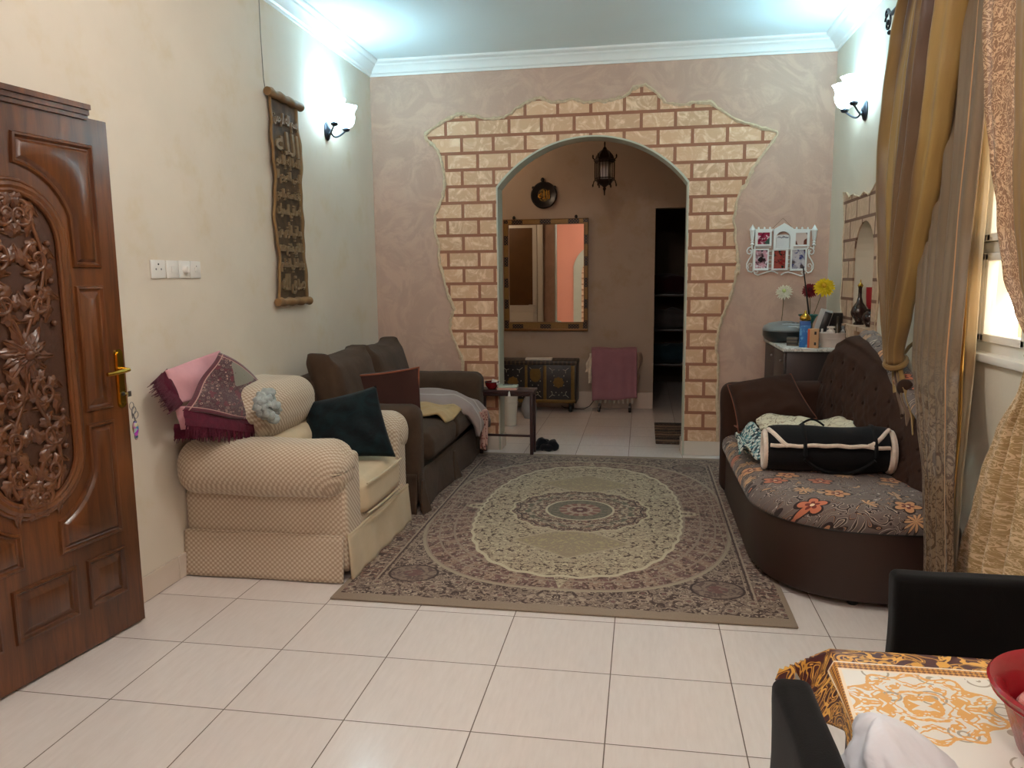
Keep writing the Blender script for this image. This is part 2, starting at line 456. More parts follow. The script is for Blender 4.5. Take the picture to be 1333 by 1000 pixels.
# white door with a brown panel on the corridor side of the arch wall (seen only in the mirror)
dr = thing('door_2', (.15, YB + TH, 0), None, None); dr['kind'] = 'structure'
yb = YB + TH
g = G()
for x0, x1, z0, z1 in ((-.46, -.38, 0, 2.34), (.43, .51, 0, 2.34), (-.46, .51, 2.26, 2.34)): g.bbox(x0, x1, yb, yb + .05, z0, z1, .012)
build('door_frame', g, pvc, dr)
g = G(); g.bbox(-.37, .42, yb + .002, yb + .035, .01, 2.25, .006); g.bbox(-.32, .37, yb + .03, yb + .042, .12, 1.02, .01); build('door_leaf', g, pvc, dr)
g = G(); g.bbox(-.36, .36, yb + .03, yb + .04, 1.12, 2.2, .004); build('door_panel', g, flat('brown_panel', (112, 78, 40), .5), dr)
g = G(); g.bbox(.375, .405, yb + .035, yb + .05, 1.0, 1.2, .005); g.tube([(.39, yb + .05, 1.12), (.39, yb + .085, 1.12), (.31, yb + .09, 1.12)], .009); build('door_handle', g, pvc, dr)
# arched panel on the wall behind the camera
g = G(); ap = arch_pts(.22, 1.5, 1.75, .55, 20)
g.prism([[(.22, 0)] + ap[::-1] + [(1.5, 0)]], lambda x, z: (x, YF + .03, z), lambda x, z: (x, YF, z)); struct('trim_front_arch_panel', g, jamb_m, smooth=False)
g = G(); ap = arch_pts(.42, 1.3, 1.62, .4, 20)
g.prism([[(.42, 0)] + ap[::-1] + [(1.3, 0)]], lambda x, z: (x, YF + .05, z), lambda x, z: (x, YF + .03, z)); struct('trim_front_arch_bricks', g, brick, smooth=False)

# ------------------------------------------------------------------ window
w = thing('window_1', (XR + .1, (WY0 + WY1) / 2, WZ0), None, None); w['kind'] = 'structure'
XW = XR + .035
def frame_rect(g, y0, y1, z0, z1, t, d0, d1, r=.006):
    g.bbox(d0, d1, y0, y0 + t, z0, z1, r); g.bbox(d0, d1, y1 - t, y1, z0, z1, r); g.bbox(d0, d1, y0, y1, z0, z0 + t, r); g.bbox(d0, d1, y0, y1, z1 - t, z1, r)
g = G(); frame_rect(g, WY0, WY1, WZ0, WZ1, .05, XW, XW + .06)
g.bbox(XW, XW + .05, WY0, WY1, 1.60, 1.65, .006)
g.bbox(XW, XW + .06, -.42, -.36, WZ0, WZ1, .006)
build('window_frame', g, pvc, w)
mid = [(.47, .50)]
for y0, y1 in ((-.36, .605),):
    pass
def sash(y0, y1, z0, z1):
    g = G(); frame_rect(g, y0, y1, z0, z1, .035, XW - .015, XW + .03); s_ = build('sash', g, pvc, w)
    g = G(); g.box(XW + .008, XW + .012, y0 + .03, y1 - .03, z0 + .03, z1 - .03); build('pane', g, clear_glass, s_, smooth=False)
M = Mat('clear_glass'); M.set(Transmission_Weight=1, Roughness=0, IOR=1.0, Specular_IOR_Level=.2, Alpha=.12); clear_glass = M.m
for z0, z1 in ((1.215, 1.60), (1.65, 2.5)):
    for y0, y1 in ((.47, .605), (.06, .47), (-.36, .06), (-1.0, -.42)): sash(y0, y1, z0, z1)
g = G(); g.bbox(XR - .03, XR + .2, WY0 - .04, WY1 + .03, WZ0 - .03, WZ0 + .006, .008); build('window_sill', g, pvc, w)
# outside: sunlit boundary wall and ground
g = G(); g.box(6.4, 6.6, -7, 7, -.2, 2.5); struct('wall_garden', g, flat('garden_wall', (236, 206, 150), .9), smooth=False)
g = G(); g.box(3.75, 9, -8, 8, -.3, -.2); struct('ground_outside', g, flat('outside_ground', (214, 196, 160), .9), smooth=False)
# lantern hanging outside the window
lx, ly, lz = XR + .55, .78, 1.80
t_ = thing('outdoor_lantern', (lx, ly, lz - .28), 'dark capped lantern with a curved ring hanging outside the window', 'lantern')
g = G(); g.lathe([(.0, .06), (.02, .05), (.05, .02), (.11, -.02), (.115, -.035), (.0, -.035)], (lx, ly, lz), 20); g.tube([(lx, ly, lz + .05), (lx, ly, lz + .9), (XR + .19, ly, lz + .9)], .006); build('cap', g, blackm, t_)
g = G(); g.tube([(lx, ly + .085 * cos(a), lz - .14 + .115 * sin(a)) for a in [2 * PI * i / 24 for i in range(24)]], .008, 6, closed=True); build('ring', g, flat('brass_ring', (170, 130, 60), .4, 1), t_)

# ------------------------------------------------------------------ entrance door leaf (open, folded back towards the left wall)
def wood_mat(name, c1, c2, c3, rough=.28, sc=1.0, axis='z'):
    M = Mat(name); x, y, z = M.xyz()
    v = M.comb(x * 9 * sc, y * 9 * sc, z * .8 * sc) if axis == 'z' else M.comb(x * .8 * sc, y * 9 * sc, z * 9 * sc)
    n = M.noise(2.2, 6, .6, vec=v, dist=1.2); f = M.noise(11, 4, .6, vec=v); b = M.noise(1.7, 2)
    a = M.mix(n.step(.3, .7), c1, c2); a = M.mix(f.step(.55, .8) * .5, a, c3); a = M.mix(b.step(.45, .75) * .55, a, c3)
    M.base(a); M.set(Roughness=rough, Coat_Weight=.15, Coat_Roughness=.2); M.bump(f * .5 + n, .12, .003); return M.m
door_wood = wood_mat('door_wood', (74, 40, 20), (110, 64, 31), (42, 22, 11))
carve_wood = wood_mat('carved_wood', (76, 42, 22), (104, 62, 32), (46, 24, 13), .34)
brass = flat('brass', (205, 165, 70), .22, 1, var=.05)
ux = Vector((-.134, -.946, 0)).normalized(); LATCH = Vector((-.288, -.284, 0)); nn = Vector((-ux.y, ux.x, 0)) * 1.0
if nn.x < 0: nn = -nn
def DP(d, z, o=0): return LATCH + ux * d + nn * o + Vector((0, 0, z))
DW, DH = .955, 2.165
door = thing('door_1', LATCH + ux * DW, None, None); door['kind'] = 'structure'
g = G()
vs = [DP(d, z, o) for d in (0, DW) for z in (.012, DH) for o in (-.042, 0)]
g.add(vs, [(0, 1, 3, 2), (4, 6, 7, 5), (0, 4, 5, 1), (2, 3, 7, 6), (0, 2, 6, 4), (1, 5, 7, 3)]); build('leaf', g, door_wood, door, smooth=False)
g = G()
for k, (z0, z1, o) in enumerate(((2.155, 2.172, .012), (2.172, 2.192, .02), (2.192, 2.212, .030))):
    g.add([DP(d, z, q) for d in (.10, DW) for z in (z0, z1) for q in (-.03, o)], [(0, 1, 3, 2), (4, 6, 7, 5), (0, 4, 5, 1), (2, 3, 7, 6), (0, 2, 6, 4), (1, 5, 7, 3)])
build('top_moulding', g, door_wood, door, smooth=False)
def moulding(loop, w=.016, h=.012, inner=True):
    """raised bead along a closed loop plus a fielded panel inside it"""
    g = G(); g.tube([DP(d, z, .004) for d, z in loop], w * .7, 8, closed=True); return g
def panel(loop, nm='panel', fld=.05):
    cx = sum(p[0] for p in loop) / len(loop); cz = sum(p[1] for p in loop) / len(loop)
    def ins(k):
        out = []
        for i, p in enumerate(loop):
            a = Vector(loop[i - 1]); b = Vector(p); c = Vector(loop[(i + 1) % len(loop)])
            e0 = (b - a).normalized(); e1 = (c - b).normalized(); n0 = Vector((-e0.y, e0.x)); n1 = Vector((-e1.y, e1.x)); m = n0 + n1
            m = m / max(.35, m.dot(n0)); out.append(b + m * k)
        return out
    area = sum(loop[i - 1][0] * loop[i][1] - loop[i][0] * loop[i - 1][1] for i in range(len(loop)))
    if area < 0: loop = loop[::-1]
    rings = [(0, .001), (.004, .010), (.012, .012), (.018, .002), (.024, -.001), (fld, .010), (fld + .004, .012)]
    g = G(); R = [[DP(p.x, p.y, h) for p in ins(k)] for k, h in rings]; m = len(loop); vs = [q for r in R for q in r]; fs = []
    for i in range(len(R) - 1):
        for j in range(m): fs.append((i * m + j, i * m + (j + 1) % m, (i + 1) * m + (j + 1) % m, (i + 1) * m + j))
    last = [tuple(p) for p in ins(rings[-1][0])]; b = (len(R) - 1) * m
    for t in tessellate_polygon([[Vector((p[0], p[1], 0)) for p in last]]): fs.append(tuple(b + q for q in t))
    g.add(vs, fs); return build(nm, g, door_wood, door, sharp=28)
C0 = .4775                                  # centre line of the leaf
def mir(L): return [(2 * C0 - d, z) for d, z in L][::-1]
def arcp(cx, cz, r, a0, a1, n=10, rz=None):
    rz = rz or r; return [(cx + r * cos(math.radians(a0 + (a1 - a0) * i / n)), cz + rz * sin(math.radians(a0 + (a1 - a0) * i / n))) for i in range(n + 1)]
OVr = .175; ZT, ZB = 1.66, .86
def capsule(r, grow=0): return arcp(C0, ZT, r, 0, 180, 14) + arcp(C0, ZB, r, 180, 360, 14)
# upper corner panel: bites round the oval's surround
p1 = [(.085, 2.06), (.44, 2.06), (.44, 1.985)] + arcp(C0, ZT, .285, 97, 160, 8)[0:] 
p1 = [(.085, 2.06), (.445, 2.06)] + [(2 * C0 - q[0], q[1]) for q in arcp(C0, ZT + .02, .265, 85, 20, 9)][0:] + [(.225, 1.57), (.085, 1.57)]
p2 = [(.085, 1.50), (.225, 1.50), (.225, .99), (.085, .99)]
p3 = [(.085, .94), (.225, .94)] + [(2 * C0 - q[0], q[1]) for q in arcp(C0, ZB - .02, .265, -20, -72, 9)] + [(.40, .45), (.085, .45)]
p4 = [(.085, .385), (.285, .385), (.285, .175), (.085, .175)]
p5 = [(.335, .385), (.62, .385), (.62, .175), (.335, .175)]
for L in (p1, p2, p3, p4): panel(L, fld=.034 if L in (p1, p3) else .05); panel(mir(L), fld=.034 if L in (p1, p3) else .05)
panel(p5)
g = G()
for r, q, o in ((.225, .010, .004), (.205, .017, .006), (.186, .011, .010)):
    g.tube([DP(d, z, o) for d, z in capsule(r)], q, 8, closed=True)
build('oval_moulding', g, door_wood, door)
# carved oval: background plus scrolling acanthus stems and leaves around a flower
g = G(); cp = capsule(.176); m = len(cp)
g.add([DP(d, z, .003) for d, z in cp], [tuple(t) for t in tessellate_polygon([[Vector((a, b, 0)) for a, b in cp]])])
build('carving_ground', g, flat('carving_ground', (68, 38, 20), .55, bump=.5, bscale=90), door)
g = G()
def leaf(d, z, ang, L, W, o=.008, curl=.02):
    c, s = cos(ang), sin(ang)
    def f(u, v):
        t = u; wd = W * math.sin(PI * min(1, t * .9 + .08)) ** .8 * (1 + .22 * sin(t * 22)); q = (v - .5) * 2
        bend = curl * sin(t * PI) * 1.2
        x = t * L; y = q * wd + bend
        h = o + .016 * (1 - q * q) * sin(PI * min(1, t + .1)) - .006 * (abs(q) < .15)
        return DP(d + x * c - y * s, z + x * s + y * c, h)
    g.grid(f, 12, 6)
def scroll(d, z, a, r, turns, flip=1, w=.008):
    P = []
    for i in range(26):
        t = i / 25; rr = r * (1 - t * .82); th = a + flip * t * turns * 2 * PI
        P.append(DP(d + rr * cos(th), z + rr * sin(th), .010 + .008 * t))
    g.tube(P, [w * 1.35 * (1 - .45 * i / 25) for i in range(26)], 7)
for side in (1, -1):
    for k, zz in enumerate((1.76, 1.60, 1.44, 1.10, .94, .80, .70)):
        rr = (.055, .06, .055, .055, .06, .055, .035)[k]; dd = C0 + side * (.03, .085, .07, .07, .085, .07, .03)[k]
        scroll(dd, zz, PI / 2 if side > 0 else PI / 2, rr, 1.35, side * (1 if k % 2 else -1))
        for q in range(5):
            an = (k * 1.3 + q * 1.26) * side + (0 if side > 0 else PI)
            leaf(dd, zz, an, .085 + .02 * (q % 2), .026, curl=.025 * side)
    P = [DP(C0 + side * (.05 + .06 * sin(t * 9 + .6)), .72 + t * 1.08, .012) for t in [i / 40 for i in range(41)]]
    g.tube(P, .008, 7)
    for zz in (1.66, 1.52, 1.36, 1.02, .88): g.ball(DP(C0 + side * .135, zz, .014), .013, n=8)
for i in range(12): leaf(C0, 1.25, 2 * PI * i / 12 + .1, .10 if i % 2 else .125, .021, .012, .004)
for i in range(8): leaf(C0, 1.25, 2 * PI * i / 8, .055, .016, .024, 0)
g.ball(DP(C0, 1.25, .03), .022, n=10)
leaf(C0, 1.86 - .06, PI / 2 * 0 + PI / 2, .07, .03); leaf(C0, .74, -PI / 2, .07, .03)
build('oval_carving', g, carve_wood, door, sharp=60)
# handle
h = G(); lp = arcp(.036, 1.21, .021, 0, 180, 8) + arcp(.036, 1.0, .021, 180, 360, 8)
h.prism([lp], lambda d, z: DP(d, z, .007), lambda d, z: DP(d, z, 0)); lp = arcp(.036, 1.205, .015, 0, 180, 8) + arcp(.036, 1.005, .015, 180, 360, 8)
h.prism([lp], lambda d, z: DP(d, z, .012), lambda d, z: DP(d, z, .005))
hp = build('handle_plate', h, brass, door, sharp=30)
h = G(); h.tube([DP(.036, 1.145, .01), DP(.036, 1.145, .05), DP(.040, 1.145, .058), DP(.06, 1.143, .060), DP(.12, 1.138, .058), DP(.150, 1.137, .054)], [.010, .009, .009, .009, .0085, .008], 10)
build('lever', h, brass, hp)
h = G(); h.ball(DP(.036, 1.04, .013), .009, n=8); build('keyhole', h, blackm, hp)
h = G(); h.box(0, 0, 0, 0, 0, 0)
k_ = thing('keychain', DP(.03, .86, .02), 'bunch of keys with a dark multicoloured fob hanging from the brass door lock', 'keys')
h = G(); h.tube([DP(.03, 1.04, .012), DP(.03, 1.04, .035)], .004, 6); h.bbox(*(lambda p: (p.x - .002, p.x + .002, p.y - .01, p.y + .01, p.z - .012, p.z + .012))(DP(.03, 1.04, .042)), .001)
steel = flat('steel', (150, 150, 152), .3, 1)
build('key', h, steel, k_)
for q in range(3):
    h = G(); c = DP(.018 - .006 * q, .985 - .02 * q, .036); h.tube([c + Vector((.004 * q, .014 * cos(a), .016 * sin(a))) for a in [2 * PI * i / 14 for i in range(14)]], .0016, 5, closed=True)
    h.tube([c + Vector((0, 0, -.016)), c + Vector((.003 * q, .006 * q, -.055))], [.003, .002], 5); build('key_ring', h, steel, k_)
M = Mat('fob'); x, y, z = M.xyz(); v = M.voro(60, out='Color'); M.base(M.mix(.5, v, (20, 26, 44))); M.set(Roughness=.35)
h = G(); c = DP(.004, .885, .034); h.ball(c, .012, .014, .034, 10); h.ball(c + Vector((0, 0, -.036)), .008, .009, .016, 8); build('fob', h, M.m, k_)
# frame in the wall opening
g = G(); g.bbox(XL - .22, XL + .02, DY1, DY1 + .06, 0, 2.26, .008); g.bbox(XL - .22, XL + .02, DY0 - .06, DY0, 0, 2.26, .008); g.bbox(XL - .22, XL + .02, DY0 - .06, DY1 + .06, 2.2, 2.26, .008)
struct('trim_door_frame', g, door_wood)

# ------------------------------------------------------------------ switches on the left wall
sw_white = flat('switch_white', (226, 224, 218), .35, var=.02)
def plate(y, w, lab, nm, cat, kind):
    t = thing(nm, (XL, y, 1.528), lab, cat, group='white switch plates on the left wall')
    g = G(); g.bbox(XL, XL + .010, y - w / 2, y + w / 2, 1.528, 1.616, .004); build('plate', g, sw_white, t)
    if kind == 'blank':
        for yy, zz in ((y - .02, 1.572), (y + .02, 1.572), (y, 1.596)):
            g = G(); g.ball((XL + .010, yy, zz), .003, .005, .005, 6); build('screw', g, blackm if zz > 1.59 else steel, t)
    elif kind == 'rocker':
        g = G(); g.bbox(XL + .008, XL + .015, y - .014, y + .014, 1.556, 1.588, .003); build('rocker', g, sw_white, t)
    elif kind == 'knob':
        g = G(); g.lathe([(.0, 0), (.022, 0), (.020, .016), (.016, .02), (0, .02)], (XL + .008, y, 1.572), 18, M=Matrix.Rotation(PI / 2, 4, 'Y')); build('dial', g, sw_white, t)
        g = G(); g.bbox(XL + .026, XL + .032, y - .004, y + .004, 1.556, 1.588, .002); build('grip', g, sw_white, t)
    else:
        g = G(); g.bbox(XL + .008, XL + .014, y - .012, y + .012, 1.560, 1.584, .003); build('rocker', g, sw_white, t)
        g = G(); g.ball((XL + .014, y, 1.59), .002, n=6); build('indicator', g, blackm, t)
plate(.182, .112, 'wide white wall plate, nearest to the wooden door', 'wall_plate', 'wall plate', 'blank')
plate(.298, .098, 'white rocker switch between the wide plate and the round dimmer', 'light_switch', 'switch', 'rocker')
plate(.400, .098, 'white dimmer with a round dial between two rocker switches', 'dimmer_switch', 'switch', 'knob')
plate(.500, .092, 'white switch plate at the right end of the row, nearest the scroll', 'light_switch', 'switch', 'r2')

# ------------------------------------------------------------------ Arabic lettering
FORMS = {'ا': (0xFE8D, 2), 'ب': (0xFE8F, 4), 'ة': (0xFE93, 2), 'ت': (0xFE95, 4), 'ث': (0xFE99, 4), 'ج': (0xFE9D, 4), 'ح': (0xFEA1, 4), 'خ': (0xFEA5, 4), 'د': (0xFEA9, 2), 'ذ': (0xFEAB, 2), 'ر': (0xFEAD, 2), 'ز': (0xFEAF, 2), 'س': (0xFEB1, 4), 'ش': (0xFEB5, 4), 'ص': (0xFEB9, 4), 'ض': (0xFEBD, 4), 'ط': (0xFEC1, 4), 'ظ': (0xFEC5, 4), 'ع': (0xFEC9, 4), 'غ': (0xFECD, 4), 'ف': (0xFED1, 4), 'ق': (0xFED5, 4), 'ك': (0xFED9, 4), 'ل': (0xFEDD, 4), 'م': (0xFEE1, 4), 'ن': (0xFEE5, 4), 'ه': (0xFEE9, 4), 'و': (0xFEED, 2), 'ي': (0xFEF1, 4), 'ى': (0xFEEF, 2), 'إ': (0xFE87, 2), 'أ': (0xFE83, 2)}
def shape(txt):
    out = []
    for i, c in enumerate(txt):
        if c not in FORMS: out.append(c); continue
        b, n = FORMS[c]; prev = i > 0 and txt[i - 1] in FORMS and FORMS[txt[i - 1]][1] == 4; nxt = i < len(txt) - 1 and txt[i + 1] in FORMS and n == 4
        out.append(chr(b + (3 if prev and nxt else 1 if prev else 2 if nxt else 0)))
    return ''.join(out[::-1])
def text_geo(g, body, mp, width, height, depth=.003, offset=0):
    """letters as solid relief, fitted into width x height around 0,0; mp(x, z, d) -> world"""
    cu = bpy.data.curves.new('t', 'FONT'); cu.body = body; cu.extrude = .5; cu.resolution_u = 3; cu.offset = offset
    o = bpy.data.objects.new('t', cu); COL.objects.link(o); bpy.context.view_layer.update()
    me = bpy.data.meshes.new_from_object(o.evaluated_get(bpy.context.evaluated_depsgraph_get()))
    vs = [v.co.copy() for v in me.vertices]; fs = [tuple(p.vertices) for p in me.polygons]
    bpy.data.objects.remove(o); bpy.data.meshes.remove(me); bpy.data.curves.remove(cu)
    if not vs: return
    x0, x1 = min(v.x for v in vs), max(v.x for v in vs); y0, y1 = min(v.y for v in vs), max(v.y for v in vs)
    sx = width / max(1e-6, x1 - x0); sy = height / max(1e-6, y1 - y0)
    g.add([mp((v.x - (x0 + x1) / 2) * sx, (v.y - (y0 + y1) / 2) * sy, depth * (1 if v.z > 0 else 0)) for v in vs], fs)

# ------------------------------------------------------------------ carved scroll on the left wall
sc_t = thing('wall_scroll', (XL, 1.595, 1.36), 'long brown carved calligraphy scroll with rolled ends on the left wall', 'wall hanging')
M = Mat('scroll_leather'); u_, v_, _ = M.xyz('UV'); n_ = M.noise(12, 5, .6, dist=.8)
M.base(M.mix((u_ - .5).abs().step(.40, .46), M.mix(n_.step(.35, .65), (58, 44, 30), (84, 66, 44)), M.mix(n_, (110, 82, 48), (146, 112, 68)))); M.set(Roughness=.75); M.bump(n_, .4, .006); scm = M.m
scr = flat('scroll_relief', (128, 110, 84), .3, var=.35, scale=30)
def sw_(z): return .205 + .012 * sin(z * 14) + .006 * sin(z * 37)
g = G()
def f(u, v):
    z = 1.37 + v * 1.29; y = 1.592 + (u - .5) * 2 * sw_(z); e = abs(u - .5) * 2
    return (XL + .022 + .010 * (e > .9) + .006 * sin(z * 9), y, z)
g.grid(f, 24, 60); build('sheet', g, scm, sc_t, solid=.012)
for z, nm in ((2.665, 'roll'), (1.372, 'roll')):
    g = G(); P = [(XL + .035, 1.592 - .235 + .47 * i / 12, z + .004 * sin(i * 2)) for i in range(13)]; g.tube(P, [.026 + .003 * sin(i * 1.7) for i in range(13)], 14); build(nm, g, flat('scroll_roll', (132, 100, 62), .6, var=.3), sc_t)
lines = ['الله', 'بسم الله الرحمن', 'الله لا إله إلا هو', 'الحي القيوم لا', 'تأخذه سنة ولا نوم', 'له ما في السموات', 'وما في الأرض من', 'ذا الذي يشفع عنده', 'وهو العلي العظيم', 'صدق الله']
g = G(); zz = 2.57
hs = [.10, .14, .085, .085, .10, .10, .12, .09, .09, .13]; order = [1, 0, 2, 3, 4, 5, 6, 7, 8, 9]
for i, k in enumerate(order):
    hgt = hs[i]; zc = zz - hgt / 2
    text_geo(g, shape(lines[k]), lambda x, z, d, zc=zc: (XL + .028 + .006 * sin((zc + z) * 9) + d, 1.592 + x, zc + z), .335, hgt * 1.04, .012, .014)
    zz -= hgt + .012
build('calligraphy', g, scr, sc_t, sharp=30)
g = G(); g.tube([(XL + .012, 1.38, 2.66), (XL + .006, 1.375, 2.75), (XL + .004, 1.37, 3.0), (XL + .003, 1.375, 3.215)], .0025, 5); build('hanging_cord', g, flat('cord', (120, 116, 104), .8), sc_t)

# ------------------------------------------------------------------ wall lamps
iron = flat('dark_iron', (58, 62, 70), .35, .8)
lamp_glass = emit('lit_glass', (205, 240, 255), 16)
bulb_m = emit('lit_bulb', (225, 246, 255), 60)
def sconce(x, y, z, sgn, lab):
    t = thing('wall_lamp', (x, y, z), lab, 'lamp', group='lit two-armed wall lamps')
    g = G(); g.lathe([(0, 0), (.052, .002), (.056, .008), (.048, .018), (.03, .026), (.016, .034), (0, .036)], (x, y, z), 24, M=Matrix.Rotation(sgn * PI / 2, 4, 'Y'), sq=(1.25, .9))
    build('backplate', g, iron, t)
    for s in (-1, 1):
        g = G(); P = []
        for i in range(13):
            q = i / 12; P.append((x + sgn * (.03 + .08 * q - .02 * sin(q * PI)), y + s * .115 * q, z - .045 * sin(q * PI) + .02 * q))
        g.tube(P, .0065, 8); c = P[-1]
        g.lathe([(0, -.012), (.02, -.006), (.028, .006), (.026, .014), (.012, .02), (.012, .04), (0, .04)], c, 14); a_ = build('arm', g, iron, t)
        g = G(); pr = [(.022, .02), (.045, .035), (.062, .065), (.066, .095), (.060, .12), (.072, .155), (.086, .175)]
        g.shell(pr, c, 32, ripple=.06, rn=8); build('glass_shade', g, lamp_glass, a_, solid=.003)
        g = G(); g.lathe([(0, .035), (.014, .04), (.018, .07), (.014, .11), (.004, .15), (0, .155)], c, 12); build('bulb', g, bulb_m, a_)
        L = bpy.data.lights.new('wall_lamp_light', 'POINT'); L.energy = SCONCE_W; L.color = (.45, .84, 1.0); L.shadow_soft_size = .05
        lo = bpy.data.objects.new('wall_lamp_light', L); COL.objects.link(lo); lo.location = (c[0] - sgn * .03, c[1], c[2] + .205); lo.parent = t; lo.matrix_parent_inverse = world_of(t).inverted()
SCONCE_W = 5.5
sconce(XL, 2.335, 2.60, 1, 'lit two-armed wall lamp above the sofas on the left wall')
sconce(XR, 2.43, 2.60, -1, 'lit two-armed wall lamp beside the curtain on the right wall')

# ------------------------------------------------------------------ upholstery helpers
def nz(p, s, k=0): return noise.noise(Vector((p[0] * s + k, p[1] * s + k * 1.7, p[2] * s - k)))
def wrinkle(amp=.006, s=7, k=0):
    return lambda p, d: (p[0] + amp * nz(p, s, k), p[1] + amp * nz(p, s, k + 5), p[2] + amp * nz(p, s, k + 9))
def pillow(g, w, h, t, M, puff=1.0, n=20, seed=0, wr=.012, pinch=.05):
    """two-sided throw cushion in the local XZ plane, thickness along local Y"""
    for sgn in (1, -1):
        def f(u, v):
            a, b = 2 * u - 1, 2 * v - 1
            x = a * w / 2 * (1 - pinch * (1 - abs(b)) ** 0 * (1 - b * b)); z = b * h / 2 * (1 - pinch * (1 - a * a))
            th = t / 2 * (max(0, (1 - a ** 4) * (1 - b ** 4))) ** .55 * puff
            q = noise.noise(Vector((a * 2.2 + seed, b * 2.2, seed * 3.1))) * wr * (1 - abs(a) ** 6) * (1 - abs(b) ** 6)
            return M @ Vector((x, sgn * (th + q), z))
        g.grid(f, n, n)
def rim_path(w, h, M, pinch=.05, n=14):
    P = []
    for k in range(4):
        for i in range(n):
            t = -1 + 2 * i / n
            a, b = ((t, -1), (1, t), (-t, 1), (-1, -t))[k]
            P.append(M @ Vector((a * w / 2 * (1 - pinch * (1 - b * b)), 0, b * h / 2 * (1 - pinch * (1 - a * a)))))
    return P
def PM(loc, rx=0, ry=0, rz=0): return Matrix.LocRotScale(Vector(loc), Euler((math.radians(rx), math.radians(ry), math.radians(rz)), 'XYZ'), None)

# ------------------------------------------------------------------ cream armchair
M = Mat('cream_check'); x, y, z = M.xyz()
K = 2 * PI / .027
pa = x * K; pb = (z + y) * K
ck = (pa.sin() * pb.sin()).step(-.25, .35); big = M.noise(3, 4)
A = M.mix(ck, (164, 143, 124), (206, 192, 170)); A = M.mix(big * .4, A, (190, 174, 150))
M.base(A); M.set(Roughness=.75, Sheen_Weight=.2, Specular_IOR_Level=.25); M.bump(ck * .6 + M.noise(6, 4, .6, dist=.6) * 2.2, .22, .005); cream = M.m
cream_pl = fabric('cream_plain', (198, 180, 150), var=.08, scale=6, wr=7)
ac = thing('armchair', (.02, .80, 0), 'cream checked armchair with rolled arms and a skirt beside the wooden door', 'armchair')
g = G(); g.rbox(-.418, .452, .30, 1.24, .03, .30, .03, 12); build('base', g, cream, ac, sharp=180)
def skirt_panel(g, p0, p1, z0, z1, out, nf=5, amp=.006):
    p0 = Vector(p0); p1 = Vector(p1); L = (p1 - p0).length; o = Vector(out)
    def f(u, v):
        p = p0.lerp(p1, u); zz = z0 + (z1 - z0) * v
        q = p + o * (.008 + (1 - v) * .018 + amp * (1 - v) * sin(u * nf * 2 * PI) + .004 * nz((p.x, p.y, zz), 6))
        return (q.x, q.y, zz)
    g.grid(f, 40, 10)
g = G(); skirt_panel(g, (-.418, .258), (.445, .262), .006, .236, (0, -1), 1.5, .004)
g.tube([(-.41, .256, .238), (.445, .256, .238)], .005, 6); build('skirt', g, cream, ac, solid=.008)
g = G(); skirt_panel(g, (.452, .275), (.462, 1.25), .006, .236, (1, 0), 4, .007)
g.tube([(.458, .275, .238), (.468, 1.25, .238)], .005, 6); build('skirt', g, cream_pl, ac, solid=.008)
def roll_arm(y0, y1, cy, cz, r, x0, x1, mat, parent, flip, mat2=None, side_z=.47):
    g = G()
    g.rbox(x0, x1 - .012, y0, y1, .05, cz + .06, .035, 12)
    def fn(p, d):
        q = .007 * nz(p, 6, 3); e = .016 * max(0, d[0]) ** 6 * sin(math.atan2(d[2], d[1]) * 16)      # gathered front edge
        return (p[0] + q * .4, p[1] + q + (.012 * (1 - d[0] ** 2)) * flip * -1, p[2] + q - .012 * max(0, d[0]) ** 2 * (d[2] > 0) + e * .35)
    g.rbox(x0, x1, cy - r * 1.08, cy + r * 1.08, cz - r * .93, cz + r * .93, r * .80, 24, fn=fn)
    o = build('arm', g, mat, parent, sharp=180); return o
roll_arm(.265, .485, .310, .580, .150, -.419, .475, cream, ac, 1)
roll_arm(1.09, 1.27, 1.225, .575, .138, -.415, .475, cream, ac, -1)
g = G(); g.rbox(-.39, .475, .475, 1.09, .28, .46, .05, 18, fn=lambda p, d: (p[0] + .02 * (1 - d[1] ** 2) * (d[0] > 0) * d[0], p[1], p[2] + (.035 * (1 - d[0] ** 2) * (1 - d[1] ** 2) + .005 * nz(p, 6)) * (d[2] > 0)))
sc_ = build('seat_cushion', g, cream_pl, ac, sharp=180)
g = G(); g.tube([(.492 + .01 * sin(t * PI), .49 + .58 * t, .452) for t in [i / 12 for i in range(13)]], .006, 6); g.tube([(.492 + .01 * sin(t * PI), .49 + .58 * t, .292) for t in [i / 12 for i in range(13)]], .006, 6)
build('piping', g, cream_pl, sc_)
def backf(p, d):
    z = max(0, min(1, (p[2] - .45) / .5)); b = .045 * (1 - d[1] ** 2)
    return (p[0] + b * (d[0] > 0) * (.3 + z) - .09 * (1 - z) * 0 + .008 * nz(p, 6), p[1], p[2] + .04 * (1 - d[1] ** 2) * (d[2] > 0) + .012 * nz(p, 5, 2))
g = G(); g.rbox(-.41, -.16, .40, 1.15, .38, .84, .08, 16); g.rbox(-.41, -.03, .36, 1.11, .66, .93, .14, 24, fn=backf); build('backrest', g, cream, ac, sharp=180)
g = G(); g.rbox(-.22, .02, .50, 1.08, .42, .66, .09, 16, fn=backf); build('back_cushion', g, cream_pl, ac, sharp=180)

